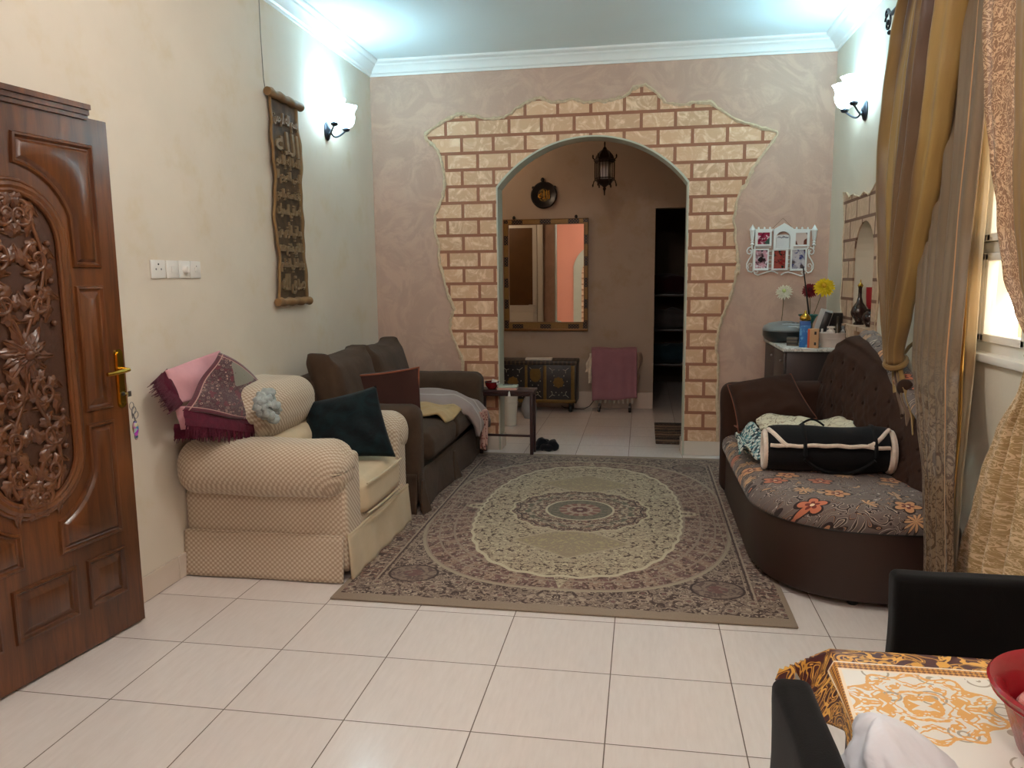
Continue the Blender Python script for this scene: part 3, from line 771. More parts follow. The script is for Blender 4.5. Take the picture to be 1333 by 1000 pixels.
def qpillow(g, tl, tr, br, bl, t, n=24, seed=0, wr=.012):
    tl, tr, br, bl = map(Vector, (tl, tr, br, bl)); nrm = ((tr - tl).cross(bl - tl) + (br - bl).cross(br - tr) * -1).normalized()
    def P(u, v, sg):
        a, b = 2 * u - 1, 2 * v - 1
        u2 = .5 + (a * (1 - .05 * (1 - b * b))) / 2; v2 = .5 + (b * (1 - .05 * (1 - a * a))) / 2
        p = (tl * (1 - u2) + tr * u2) * (1 - v2) + (bl * (1 - u2) + br * u2) * v2
        return p + nrm * sg * (t / 2 * (max(0, (1 - a ** 4) * (1 - b ** 4))) ** .5 + wr * noise.noise(Vector((a * 2.4 + seed, b * 2.4, seed))) * (1 - a ** 6) * (1 - b ** 6))
    for sg in (1, -1): g.grid(lambda u, v: P(u, v, sg), n, n)
    L = [i / 14 for i in range(14)]
    return [P(q, 0, 0) for q in L] + [P(1, q, 0) for q in L] + [P(1 - q, 1, 0) for q in L] + [P(0, 1 - q, 0) for q in L]
# teal cushion on the armchair
M = Mat('teal_dark'); n = M.noise(9, 6, .65, dist=1); r_ = M.noise(60, 3, .6)
M.base(M.mix(n.step(.35, .7), (5, 9, 14), (8, 30, 34))); M.set(Roughness=.8, Sheen_Weight=.04, Specular_IOR_Level=.2); M.bump(r_ + n * 2, .3, .006)
g = G(); qpillow(g, (-.06, .97, .79), (.37, 1.02, .895), (.53, .86, .51), (.02, .78, .50), .15, 26, 3, .03); o = build('throw_cushion', g, M.m, sharp=180)
tag(o, 'dark teal throw cushion leaning across the cream armchair seat', 'cushion')

# prayer rug draped over the chair back
burg = fabric('burgundy_pile', (74, 14, 34), var=.3, scale=30, wr=40, bs=.4)
pinkm = fabric('pink_backing', (206, 152, 158), var=.06)
M = Mat('prayer_rug'); u, v, _ = M.xyz('UV')
n = M.voro(16, vec=M.comb(u * 1.2, v, 0)); n2_ = M.noise(26, 4, .6, vec=M.comb(u, v, 0), dist=1.5)
C = M.mix(n2_.step(.5, .56), (60, 16, 30), (84, 66, 62)); C = M.mix(n.band(.28, .035), C, (170, 140, 124)); C = M.mix(M.noise(7, 3, vec=M.comb(u, v, 0)).step(.55, .62), C, (94, 20, 38))
arch = ((u - .62) * 1.0) ; gr = ((u > .60) * (((v - .52).abs()) < (u - .60) * .9 + .02).min(((v - .52).abs()) < .27))
gray = M.mix(M.voro(14, vec=M.comb(u, v, 0)) < .12, (118, 116, 102), (60, 34, 40)); C = M.mix(gr, C, gray)
edge = (((u - .5).abs() > .455).max((v - .5).abs() > .44)); C = M.mix(edge, C, (78, 14, 34))
line = ((u - .5).abs().band(.45, .006)).max((v - .5).abs().band(.435, .008)); C = M.mix(line, C, (168, 130, 120))
M.base(C); M.set(Roughness=.9, Sheen_Weight=.3); M.bump(M.noise(90, 2), .3, .004); prayer = M.m
pr = thing('prayer_rug', (-.22, .35, .80), 'burgundy fringed prayer rug folded over the cream armchair back', 'prayer rug')
# panel corners: bottom-left, bottom-right, top-right (near wall), top-left
def quad(c00, c10, c11, c01, sag=.01, ripple=.006, k=0):
    c00, c10, c11, c01 = map(Vector, (c00, c10, c11, c01)); n = (c10 - c00).cross(c01 - c00).normalized()
    def f(u, v):
        p = (c00 * (1 - u) + c10 * u) * (1 - v) + (c01 * (1 - u) + c11 * u) * v
        return p + n * (sag * sin(PI * u) * sin(PI * v) + ripple * sin(u * 5 + v * 7 + k) + ripple * .6 * noise.noise(Vector((u * 4, v * 4, k))))
    return f
# back-facing pink flap
PK = dict(a=(-.395, .12, 1.083), b=(-.385, .63, 1.125), c=(-.30, .12, .915), d=(-.24, .60, .97), e=(-.20, .31, .85))
g = G(); g.grid(quad((-.30, .075, .93), (-.26, .50, .92), (-.345, .56, 1.14), (-.345, .075, 1.09), .015, .006, 2), 24, 16); build('backing', g, pinkm, pr, solid=.006)
# patterned face (u along length, v across)
g = G(); g.grid(quad((-.05, .10, .90), (-.05, .40, .79), (-.20, .83, .985), (-.27, .62, 1.145), .03, .008, 5) if False else quad((-.19, .13, .90), (-.13, .40, .78), (-.12, .62, .955), (-.235, .47, 1.115), .0, .0, 5), 2, 2) if False else None
def face(u, v):
    # u from fringe end up to the far end, v across
    c00 = Vector((-.21, -.01, .915)); c01 = Vector((-.11, .375, .80)); c10 = Vector((-.29, .46, 1.138)); c11 = Vector((-.19, .665, .965))
    p = (c00 * (1 - u) + c10 * u) * (1 - v) + (c01 * (1 - u) + c11 * u) * v
    return p + Vector((.035 * sin(PI * v) + .008 * sin(u * 9), 0, .012 * sin(PI * u) * 0 + .004 * sin(v * 7)))
g = G(); g.grid(face, 30, 18); build('panel', g, prayer, pr, solid=.010)
def fringe(p0, p1, drop, n=90, L=.07, k=0):
    g = G(); p0 = Vector(p0); p1 = Vector(p1); drop = Vector(drop)
    for i in range(n):
        t = (i + random.random() * .8) / n; b = p0.lerp(p1, t); j = Vector((random.uniform(-.012, .012), random.uniform(-.014, .014), 0)); l = L * random.uniform(.7, 1.25)
        g.tube([b, b + drop * l * .5 + j * .3 + Vector((.004, 0, 0)), b + drop * l + j], [.004, .0035, .0015], 5)
    return g
g = fringe((-.19, -.02, .88), (-.075, .385, .775), (.05, -.12, -1), 130, .085); g.grid(quad((-.185, -.04, .85), (-.06, .37, .735), (-.10, .375, .805), (-.205, -.01, .92), .012, .004), 16, 5); o = build('fringe', g, burg, pr); o['kind'] = 'stuff'
g = fringe((-.35, .06, 1.08), (-.28, .10, .93), (.0, -1, -.35), 90, .10); g.grid(quad((-.30, .02, .90), (-.28, .10, .92), (-.34, .09, 1.10), (-.36, .0, 1.04), .012, .004), 10, 10); o = build('fringe', g, burg, pr); o['kind'] = 'stuff'
g = G(); g.grid(quad((-.30, .10, .80), (-.2, .22, .80), (-.2, .20, .90), (-.31, .08, .92), .006), 8, 8); build('backing', g, pinkm, pr, solid=.006)
g = fringe((-.32, .08, .81), (-.20, .24, .79), (0, -.1, -1), 50, .06); g.grid(quad((-.31, .06, .76), (-.18, .24, .74), (-.2, .24, .81), (-.32, .08, .83), .01), 8, 5); o = build('fringe', g, burg, pr); o['kind'] = 'stuff'
# crumpled pale grey scarf
g = G()
gs = fabric('grey_scarf', (150, 158, 156), var=.25, scale=60, wr=25, bs=.6)
for k in range(4):
    P = []
    for i in range(26):
        t = i / 25; a = t * 4.6 + k * 1.4; r = (.058 - .010 * k) * (1 - .35 * t)
        P.append((.005 + .016 * k + .012 * sin(a * 2), .37 + r * cos(a) * 1.05, .875 + r * sin(a) * 1.2 - .01 * k))
    P = [(p[0] + .012 * nz(p, 20, k), p[1] + .03 * nz(p, 14, k + 2), p[2] + .03 * nz(p, 14, k + 4)) for p in P]
    g.tube(P, [.024 * (.7 + .6 * sin(i * 1.1 + k) ** 2) for i in range(26)], 9)
o = build('scarf', g, gs, sharp=180); tag(o, 'small crumpled pale grey scarf tucked beside the prayer rug', 'scarf')

# ------------------------------------------------------------------ dark brown sofa
brown = fabric('brown_chenille', (68, 52, 40), var=.25, scale=7, wr=9, bs=.45, sheen=.06)
so = thing('sofa', (.05, 2.3, 0), 'dark brown sofa with loose back cushions and a long skirt against the left wall', 'sofa')
SY0, SY1 = 1.40, 3.215
g = G(); g.rbox(-.40, .46, SY0 + .06, SY1 - .05, .02, .32, .03, 14); build('base', g, brown, so, sharp=180)
g = G(); skirt_panel(g, (.475, SY0 + .02), (.51, SY1 - .02), .004, .27, (1, 0), 3, .010); skirt_panel(g, (-.2, SY0 - .012), (.49, SY0 - .012), .004, .27, (0, -1), 2, .006)
build('skirt', g, brown, so, solid=.008)
g = G()
for yy in (SY0 + .02, 2.28):
    g = G(); g.grid(lambda u, v, yy=yy: (.50 + .02 * v + .03 * u * (1 - v) + .03 * (1 - v) * (1 - v), yy + .05 * (u - .5) * (1 + (1 - v) * 1.2), .004 + .22 * v), 8, 8); build('skirt_pleat', g, brown, so, solid=.01)
def soft(k, a=.008): return lambda p, d: (p[0] + a * nz(p, 5, k), p[1] + a * nz(p, 5, k + 3), p[2] + a * 1.4 * nz(p, 4, k + 7))
g = G(); g.rbox(-.40, .50, SY0, SY0 + .20, .04, .705, .085, 20, fn=soft(1)); build('arm', g, brown, so, sharp=180)
g = G(); g.rbox(-.40, .57, SY1 - .23, SY1, .04, .725, .085, 20, fn=soft(2)); build('arm', g, brown, so, sharp=180)
g = G(); g.rbox(-.41, -.17, SY0 + .02, SY1 - .02, .3, .88, .07, 18, fn=soft(3)); build('backrest', g, brown, so, sharp=180)
for y0, y1, k in ((SY0 + .20, 2.30, 4), (2.30, SY1 - .23, 5)):
    g = G(); g.rbox(-.20, .54, y0, y1, .30, .475, .06, 20, fn=lambda p, d, k=k: (p[0] + .006 * nz(p, 5, k), p[1], p[2] + ((.03 * (1 - d[0] ** 2) * (1 - d[1] ** 2)) if d[2] > 0 else 0) + .008 * nz(p, 5, k))); build('seat_cushion', g, brown, so, sharp=180)
def backcush(y0, y1, k, lean=.16, top=1.05):
    g = G()
    def fn(p, d):
        z = (p[2] - .46) / (top - .46); s_ = 1 - (abs(d[1]) ** 3) * .12
        cr = .045 * (1 - d[1] ** 2) * (1 - d[2] ** 2) * (1 if d[0] > 0 else -.3)
        zz = p[2] + .035 * abs(d[1]) ** 3 * (d[2] > 0) * max(0, d[2]) - .02 * (1 - d[1] ** 2) * (d[2] > 0)
        return (p[0] - lean * z + cr + .012 * nz(p, 5, k), p[1] + .01 * nz(p, 4, k + 2), zz + .014 * nz(p, 5, k + 4))
    g.rbox(-.13, .07, y0, y1, .46, top, .07, 22, fn=fn); o = build('back_cushion', g, brown, so, sharp=180)
backcush(1.42, 2.14, 11, top=1.02, lean=.15); backcush(2.15, 2.90, 12, top=1.02, lean=.15)

# brown throw cushion with orange piping
bc = fabric('brown_cotton', (60, 36, 31), var=.1, scale=5, wr=4); pip = fabric('orange_piping', (138, 80, 56), var=.1)
t = thing('throw_cushion', (.18, 1.95, .48), 'brown throw cushion with orange piping standing on the dark sofa', 'cushion')
g = G(); RP = qpillow(g, (-.04, 1.75, .855), (.43, 1.70, .925), (.455, 1.66, .50), (.02, 1.66, .49), .14, 24, 8); build('cover', g, bc, t, sharp=180)
g = G(); g.tube(RP, .006, 6, closed=True); build('piping', g, pip, t)
# grey-lilac blanket over the far arm end of the seat
M = Mat('lilac_blanket'); x, y, z = M.xyz(); n = M.noise(10, 4); st = ((y * 38).sin() > .93)
M.base(M.mix(st, M.mix(n, (134, 119, 116), (158, 142, 137)), (180, 166, 160))); M.set(Roughness=.9, Sheen_Weight=.2); M.bump(M.noise(14, 4, .6, dist=.8) * 2 + M.noise(300, 2) * .4, .4, .006)
def bl(u, v):
    # u from the back of the seat over the front edge; v across
    L = [(-.12, 0, .56), (.05, 0, .60), (.25, 0, .60), (.42, 0, .58), (.55, 0, .52), (.61, 0, .43), (.62, 0, .36)]
    t = u * (len(L) - 1); i = min(int(t), len(L) - 2); q = t - i; a, b = Vector(L[i]), Vector(L[i + 1]); p = a.lerp(b, q)
    y = 2.52 + .40 * v + .10 * u + .0; th = math.sin(PI * v) ** .5
    return (p.x + .02 * sin(v * 9) * u, y + .02 * sin(u * 8), p.z - .09 * (1 - th) + .012 * sin(u * 11 + v * 6) + .014 * noise.noise(Vector((u * 5, v * 4, 2))))
g = G(); g.grid(bl, 44, 22); o = build('blanket', g, M.m, sharp=180, solid=.035); tag(o, 'folded grey lilac blanket on the far seat of the dark sofa, hanging over its front', 'blanket')
# yellow cloth
yc = fabric('yellow_cloth', (178, 148, 104), var=.12, scale=10, wr=12)
def yl(u, v):
    x = .05 + .47 * u; y = 2.02 + .50 * v + .06 * sin(u * 3)
    return (x, y, .532 + .012 * sin(u * 9 + v * 5) + .012 * noise.noise(Vector((u * 5, v * 5, 4))) - .05 * max(0, u - .85) / .15)
g = G(); g.grid(yl, 30, 24); o = build('cloth', g, yc, sharp=180, solid=.012); tag(o, 'mustard yellow cloth spread on the seat of the dark sofa', 'cloth')
# pink patterned cloth hanging at the sofa corner
M = Mat('pink_print'); v_ = M.voro(38); M.base(M.mix(v_ < .32, (186, 146, 134), (128, 66, 62))); M.set(Roughness=.9); M.bump(M.noise(20, 3), .4, .006)
def pc(u, v):
    a = .012 * sin(u * 17) + .010 * sin(u * 29 + 2); z = .44 - .27 * v - .05 * (1 - abs(2 * u - 1)) * v
    return (.632 + a + .01 * v, 2.70 + .24 * (u - .5) * (1 - .35 * v) + .02 * sin(v * 5) + .08, z)
g = G(); g.grid(pc, 30, 20); o = build('scarf', g, M.m, sharp=180, solid=.008); tag(o, 'pink patterned scarf hanging down below the lilac blanket', 'scarf')

# ------------------------------------------------------------------ oriental rug
def rug_mat():
    M = Mat('oriental_rug'); x, y, z = M.xyz()
    ax, ay = x.abs(), y.abs(); r = (x * x + y * y).sqrt(); th = y.atan2(x)
    vec = M.comb(ax, ay, 0)                                     # mirrored in both axes like a woven design
    n1 = M.noise(21, 3, .55, vec=vec, dist=1.6); n2 = M.noise(44, 2, .5, vec=vec, dist=.8); vv = M.voro(26, vec=vec); v2 = M.voro(13, vec=vec)
    DK, TP, LT, RO, BG, OL = (70, 54, 51), (134, 117, 106), (172, 155, 137), (118, 88, 82), (170, 153, 131), (156, 139, 116)
    def curls(base, dark, light, a=.47, b=.56):
        c = M.mix(n1.step(b, b + .02), base, dark); c = M.mix(n1.band(a, .012), c, light); c = M.mix((vv < .16), c, dark); return M.mix((n2 > .60), c, light)
    outer = curls(M.mix(n2.step(.4, .6), TP, (112, 92, 82)), DK, LT, .45, .52)
    # palmettes
    pal = (v2 < .30); outer = M.mix(v2.band(.30, .03), outer, LT); outer = M.mix(pal * (v2 < .16), outer, RO)
    sup = ((ax / .92) ** 2.6 + (ay / 1.31) ** 2.6)
    ringR = M.mix(((th * 56).sin() > .1), RO, (150, 124, 108)); ringR = M.mix((n2 > .56), ringR, LT); ringR = M.mix((n1 > .57), ringR, (84, 62, 56))
    ringR = M.mix(((sup * 34).sin() > .90), ringR, (152, 134, 118))
    C = M.mix(sup < 1, outer, ringR)
    C = M.mix(sup.band(1.0, .022), C, (166, 153, 132))
    scl = (th * 40).cos() * .02
    fld = ((ax / .64) ** 2.4 + (ay / 1.14) ** 2.4) + scl
    tip = ax / .80 + ay / .36
    tip2 = ax / .36 + ay / 1.30
    infield = (fld < 1).max(tip < 1).max(tip2 < 1)
    field = curls(BG, (84, 66, 56), (204, 190, 158), .44, .555)
    C = M.mix(infield, C, field)
    C = M.mix(fld.band(1.0, .03), C, (200, 188, 160))
    loz = (ax / .34 + (ay - .62).abs() / .26)
    C = M.mix(loz < 1, C, M.mix((n2 > .57), OL, (176, 162, 124))); C = M.mix(loz.band(1.0, .04), C, (178, 162, 138))
    med = M.mix(((th * 24).sin() > 0), (138, 106, 94), (118, 92, 82)); med = M.mix((n1 > .53), med, (80, 62, 56)); med = M.mix((n2 > .55), med, (186, 170, 146))
    rr = r + (th * 16).cos() * .010
    C = M.mix(rr < .44, C, med); C = M.mix(rr.band(.44, .008), C, (196, 182, 152)); C = M.mix(rr.band(.40, .006), C, DK)
    C = M.mix(rr.band(.33, .02), C, M.mix((n1 > .5), (96, 92, 78), LT))
    C = M.mix(r < .225, C, (200, 188, 160)); C = M.mix(r < .21, C, M.mix((n2 > .5), (98, 94, 82), (122, 112, 98))); C = M.mix(r < .135, C, M.mix(((th * 12).sin() > .2), (128, 88, 80), (160, 138, 120)))
    C = M.mix(r.band(.075, .010), C, LT); C = M.mix(r < .05, C, (92, 56, 54)); C = M.mix(r < .02, C, LT)
    # corner rondels
    rc = (((ax - .76) * (ax - .76)) + ((ay - 1.20) * (ay - 1.20)) * 1.3).sqrt()
    C = M.mix(rc < .125, C, M.mix((n1 > .5), (134, 116, 104), (98, 80, 74))); C = M.mix(rc.band(.125, .006), C, (58, 44, 44)); C = M.mix((rc < .05) * (n2 > .45), C, (112, 80, 76)); 
    # side guards and borders
    side = ax > .915
    sb = M.mix(((y * 22 + (ax * 90).sin() * .7).sin() > .2), (120, 92, 82), TP); sb = M.mix((n1 > .54), sb, DK); sb = M.mix((n2 > .57), sb, LT)
    inb = side * (ay < 1.30)
    C = M.mix(inb, C, sb); C = M.mix(ax.band(.925, .005) * (ay < 1.30), C, (166, 150, 132)); C = M.mix(ax.band(.912, .005) * (ay < 1.30), C, DK); C = M.mix(ax.band(.895, .003) * (ay < 1.30), C, (158, 142, 124)); C = M.mix(ax.band(.86, .003) * (ay < 1.0), C, (158, 142, 124))
    edge = (ax > 1.040).max(ay > 1.485 + (x * 30).sin() * .006)
    C = M.mix(edge, C, M.mix(M.noise(3, 3), (140, 124, 107), (160, 144, 126)))
    M.base(M.mix(M.noise(160, 2) * .35, C, (96, 84, 74))); M.set(Roughness=.95, Sheen_Weight=.1, Specular_IOR_Level=.1)
    M.bump(M.noise(220, 2) + n1 * .5, .5, .004); return M.m
g = G(); g.bbox(.450, 2.585, .05, 3.165, .001, .011, .004); o = build('rug', g, rug_mat(), sharp=60); tag(o, 'large taupe and beige oriental rug with a round medallion between the sofas', 'rug')

# ------------------------------------------------------------------ brown daybed on the right with floral seat
dkb = fabric('dark_brown_cloth', (54, 34, 25), var=.12, scale=4, wr=5, bs=.3, sheen=.02)
dkl = flat('brown_leatherette', (50, 29, 20), .55, var=.12, scale=4, bump=.15, bscale=120)
def floral_mat():
    M = Mat('floral_print'); x, y, z = M.xyz()
    # one flat chart for top and sides: the side continues outwards
    vec = M.comb(x * 1.0 - z * .35, y * 1.0 + z * .9, z * .2)
    gnd = M.mix(M.noise(6, 4), (92, 80, 75), (120, 107, 102))
    vo = M.nt.nodes.new('ShaderNodeTexVoronoi'); vo.feature = 'F1'; vo.inputs['Scale'].default_value = 6.0; vo.inputs['Randomness'].default_value = .75; M.link(vec, vo.inputs['Vector'])
    d = N(M, vo.outputs['Distance']); px_, py_, _ = M.xyz(vec=vo.outputs['Position']); vx, vy, _ = M.xyz(vec=vec)
    lx = vx - px_ ; ly = vy - py_; an = ly.atan2(lx)
    cx_, cy_, cz_ = M.xyz(vec=vo.outputs['Color'])
    rr = (lx * lx + ly * ly).sqrt(); pet = (an * 2.5 + cx_ * 6).cos().abs() * .030 + .030
    fl = rr < pet; rim_ = rr < pet + .012
    C = gnd
    s1 = M.noise(7.5, 1, .35, vec=vec, dist=2.4)
    C = M.mix(s1.band(.50, .012), C, (38, 26, 24)); C = M.mix(s1.band(.525, .005), C, (196, 180, 160)); C = M.mix(s1.band(.40, .010), C, (52, 36, 32)); C = M.mix(s1.band(.385, .005), C, (170, 128, 98))
    s2 = M.noise(12, 1, .4, vec=vec, dist=1.2); C = M.mix((s2 > .64), C, (44, 30, 28)); C = M.mix((s2 > .68), C, (188, 150, 116)); lf = (an * 5 + cy_ * 6).cos().abs() * .05 + .012; C = M.mix((rr < lf) * (cz_ < .30), C, (44, 28, 26)); C = M.mix((rr < lf - .012) * (cz_ < .30), C, (206, 160, 116)); C = M.mix(s1.band(.46, .004), C, (206, 196, 184))
    keep = cz_ > .45
    petc = M.mix(cy_ > .5, (206, 150, 104), (190, 110, 78)); inner = (an * 2.5 + cx_ * 6).cos().abs() * .018 + .012
    C = M.mix(rim_ * keep, C, (40, 22, 20)); C = M.mix(fl * keep, C, petc); C = M.mix((rr < inner) * keep, C, (110, 44, 34)); C = M.mix((rr < .009) * keep, C, (226, 200, 160))
    M.base(C); M.set(Roughness=.85, Sheen_Weight=.15); M.bump(M.noise(400, 2) + s1, .2, .004); return M.m
floral = floral_mat()
db = thing('daybed', (2.9, 1.2, 0), 'dark brown daybed with a tufted backrest and floral seat along the right wall', 'sofa')
def outline(grow=0, n=26):
    """plan: straight left side and far end, big round near end"""
    P = [(3.30 + 0, 2.13 + grow), (2.475 - grow, 2.13 + grow)]
    P = []
    P.append((3.30, 2.14)); P.append((2.47 - grow, 2.14))
    cx, cy, rx, ry = 3.02, .90, .55 + grow, .62 + grow
    for i in range(n + 1):
        a = PI + (PI * .5 + .30) * i / n
        e = .82
        c, s = cos(a), sin(a); P.append((cx + rx * math.copysign(abs(c) ** e, c), cy + ry * math.copysign(abs(s) ** e, s)))
    P.append((3.25, P[-1][1] + .05)); P.append((3.30, .52)); return P
def extr(g, rings):
    """rings: list of (outline, z) with equal counts, closed top and bottom"""
    m = len(rings[0][0]); vs = []; fs = []
    for L, zf in rings:
        for p in L: vs.append((p[0], p[1], zf(p) if callable(zf) else zf))
    for i in range(len(rings) - 1):
        for j in range(m): fs.append((i * m + j, i * m + (j + 1) % m, (i + 1) * m + (j + 1) % m, (i + 1) * m + j))
    for b, L in ((0, rings[0][0]), ((len(rings) - 1) * m, rings[-1][0])):
        for t in tessellate_polygon([[Vector((p[0], p[1], 0)) for p in L]]): fs.append(tuple(b + q for q in t))
    g.add(vs, fs); return g
def dens(L, k=4):
    o = []
    for i in range(len(L)):
        a, b = L[i], L[(i + 1) % len(L)]; dd = math.dist(a, b); n = max(1, int(dd / .05))
        for j in range(n): o.append((a[0] + (b[0] - a[0]) * j / n, a[1] + (b[1] - a[1]) * j / n))
    return o
def shrink(L, k):
    cx = sum(p[0] for p in L) / len(L); cy = sum(p[1] for p in L) / len(L); o = []
    m = len(L)
    for i in range(m):
        a, b, c = Vector(L[i - 1]), Vector(L[i]), Vector(L[(i + 1) % m]); e = (c - a); e = e.normalized() if e.length > 1e-9 else Vector((1, 0)); nrm = Vector((-e.y, e.x))
        if nrm.dot(Vector((cx, cy)) - b) < 0: nrm = -nrm
        o.append(tuple(b + nrm * k))
    return o
OL = dens(outline(0)); OS = dens(outline(0))
zt = lambda p: .335 + .035 * max(0, min(1, (1.5 - p[1]) / 1.3))
g = G(); extr(g, [(shrink(OL, .012), .035), (OL, .05), (OL, zt)]); build('base', g, dkl, db, sharp=50)
big = shrink(OL, -.02)
ztop = lambda dz, q=0: (lambda p: .335 + .035 * max(0, min(1, (1.5 - p[1]) / 1.3)) + dz)
rings = [(shrink(OL, .01), ztop(-.004)), (shrink(OL, -.012), ztop(.0)), (shrink(OL, -.022), ztop(.02)), (shrink(OL, -.024), ztop(.05)), (shrink(OL, -.018), ztop(.08)), (shrink(OL, -.002), ztop(.102)), (shrink(OL, .03), ztop(.118)), (shrink(OL, .09), ztop(.128)), (shrink(OL, .18), ztop(.133))]
g = G(); extr(g, rings); build('seat_cushion', g, floral, db, sharp=60)
g = G(); g.tube([(p[0], p[1], zt(p) + .0) for p in shrink(OL, -.006)], .007, 6, closed=True); build('piping', g, blackm, db)
for (fx, fy) in ((2.88, .36), (3.18, .46), (2.55, .9), (2.52, 2.05), (3.2, 2.05)):
    g = G(); g.lathe([(0, 0), (.022, 0), (.028, .02), (.028, .045), (0, .045)], (fx, fy, .001), 14); build('foot', g, blackm, db)
# far arm
g = G(); g.rbox(2.435, 3.12, 1.98, 2.16, .04, .80, .075, 18, fn=lambda p, d: (p[0] + .006 * nz(p, 5), p[1], p[2] + .02 * (d[2] > 0) * (p[0] - 2.43) + .006 * nz(p, 5))); build('arm', g, dkb, db, sharp=180)
# tufted back
def ztopb(y):
    K_ = [(.33, .77), (.6, .80), (.9, .86), (1.15, .95), (1.4, 1.04), (1.65, 1.10), (1.85, 1.125), (2.0, 1.08), (2.1, .985), (2.17, .90)]
    if y <= K_[0][0]: return K_[0][1]
    for a, b in zip(K_, K_[1:]):
        if y <= b[0]:
            t = (y - a[0]) / (b[0] - a[0]); t = t * t * (3 - 2 * t) * .4 + t * .6; return a[1] + (b[1] - a[1]) * t
    return K_[-1][1]
def xfb(y): return 3.0 + .19 * max(0, min(1, (2.0 - y) / 1.4))
BT = []
for r_i, vz in enumerate((.22, .42, .62, .82)):
    for k in range(10):
        yy = .56 + .160 * k + (.080 if r_i % 2 else 0)
        if yy < 2.08: BT.append((yy, vz))
def bk(u, v):
    """u along y, v round the section: front face up, over the top, down the rear"""
    y = .50 + 1.66 * u; zt_ = ztopb(y); z0 = .42
    H_ = zt_ - z0
    if v < .70:
        q = v / .70; z = z0 + H_ * (q * .97); x = xfb(y) + .02 + .10 * q
        bul = .040 * sin(PI * min(1, q * 1.05)) ** .5
        dmp = 0
        for (by, bv) in BT:
            dy = (y - by) / .060; dz = (q - bv) * H_ / .060; d2 = dy * dy + dz * dz
            if d2 < 9: dmp += math.exp(-d2 * 1.3) * .022
        # creases joining the buttons diagonally
        s1 = ((y - .56) / .080 + q / .20 - 1.1); s2 = ((y - .56) / .080 - q / .20 + 1.1)
        cr = (math.exp(-((s1 / 2 + .0) % 1 - .5) ** 2 * 90) + math.exp(-((s2 / 2 + .0) % 1 - .5) ** 2 * 90)) * .007 * (sin(PI * q))
        x = x - bul + dmp + cr
        if q > .9: x += (q - .9) * .3
        x += .010 * (u < .04)
    else:
        q = (v - .70) / .30
        if q < .4: a = PI * q / .4; x0_ = xfb(y) + .02 + .097 + .024; x = x0_ + (3.325 - x0_) * .5 * (1 - cos(a)); z = z0 + H_ * .97 + .03 * sin(a)
        else: x = 3.325; z = (z0 + H_ * .97) * (1 - (q - .4) / .6) + .3 * (q - .4) / .6
    return (x + .004 * nz((x, y, z), 7), y, z)
g = G(); g.grid(bk, 150, 80)
for uu in (0, 1):
    b = [bk(uu, v / 30) for v in range(31)]; tr = tessellate_polygon([[Vector((p[0], p[2], 0)) for p in b]]); g.add(b, [tuple(t) for t in tr])
bo = build('backrest', g, dkb, db, sharp=70)
for by, bv in BT:
    p = bk((by - .50) / 1.66, bv * .70); g = G(); g.ball((p[0] - .002, p[1], p[2]), .008, .011, .011, 6); build('button', g, dkb, bo)
# floral roll along the top edge
g = G(); P = []; 
for i in range(40):
    y = .50 + (1.90 - .50) * i / 39; P.append((3.295, y, ztopb(y) - .008))
P.append((3.295, 1.97, ztopb(1.97) - .03)); P.append((3.295, 2.02, .95))
g.tube(P, [.056 * (1 + .05 * sin(i * 1.1)) for i in range(len(P))], 18); build('edge_roll', g, floral, db, sharp=180)
g = G(); g.ball((3.262, 1.02, ztopb(1.02) + .02), .04, .055, .045, 10); build('rosette', g, dkb, db)

# brown cushions on the daybed
pip2 = fabric('rust_piping', (124, 74, 56))
t = thing('throw_cushion', (2.70, 1.80, .48), 'plain brown cushion with rust piping leaning on the far arm of the daybed', 'cushion')
g = G(); RP = qpillow(g, (2.46, 1.93, .80), (2.86, 1.95, .875), (2.985, 1.72, .625), (2.51, 1.70, .53), .16, 24, 21, .02); build('cover', g, dkb, t, sharp=180)
g = G(); g.tube(RP, .004, 6, closed=True); build('piping', g, pip2, t)
t = thing('throw_cushion', (2.80, 1.72, .47), 'brown cushion lying flat underneath the leaning one on the daybed', 'cushion')
Mx = PM((2.80, 1.66, .515), -86, 4, 12)
g = G(); pillow(g, .52, .44, .10, Mx, seed=31, wr=.015); build('cover', g, dkb, t, sharp=180)
g = G(); g.tube(rim_path(.525, .445, Mx), .004, 6, closed=True); build('piping', g, pip2, t)

# cream cloth and teal patterned cloth
M = Mat('cream_print'); x, y, z = M.xyz(); n = M.noise(16, 3, .5, dist=1.2); M.base(M.mix(n.band(.5, .02), (214, 206, 180), (150, 134, 112))); M.set(Roughness=.9); M.bump(M.noise(10, 4, .6, dist=.6), .5, .01)
def cc(u, v):
    x = 2.60 + .52 * u; y = 1.10 + .50 * v + .06 * sin(u * 5)
    return (x, y + .02 * sin(u * 13), .57 + .06 * v + .035 * (sin(u * 10 + v * 5) * .5 + .5) * (1 - v * .3) + .045 * noise.noise(Vector((u * 4, v * 4, 9))) + .03 * (u > .2) * sin(v * PI))
g = G(); g.grid(cc, 44, 30); o = build('cloth', g, M.m, sharp=180, solid=.010); tag(o, 'crumpled cream printed cloth lying on the daybed behind the black bag', 'cloth')
M = Mat('teal_print'); v1 = M.voro(42); n = M.noise(30, 3); M.base(M.mix(v1 < .48, M.mix(n > .5, (84, 134, 138), (38, 52, 60)), (208, 212, 202))); M.set(Roughness=.9); M.bump(M.noise(25, 3), .6, .01)
def tc(u, v):
    x = 2.440 + .30 * u + .05 * v; y = 1.06 + .64 * v
    return (x, y, .560 + .03 * sin(u * 14 + v * 4) + .045 * noise.noise(Vector((u * 4 + 3, v * 5, 2))) + .02 * v - .03 * (1 - u))
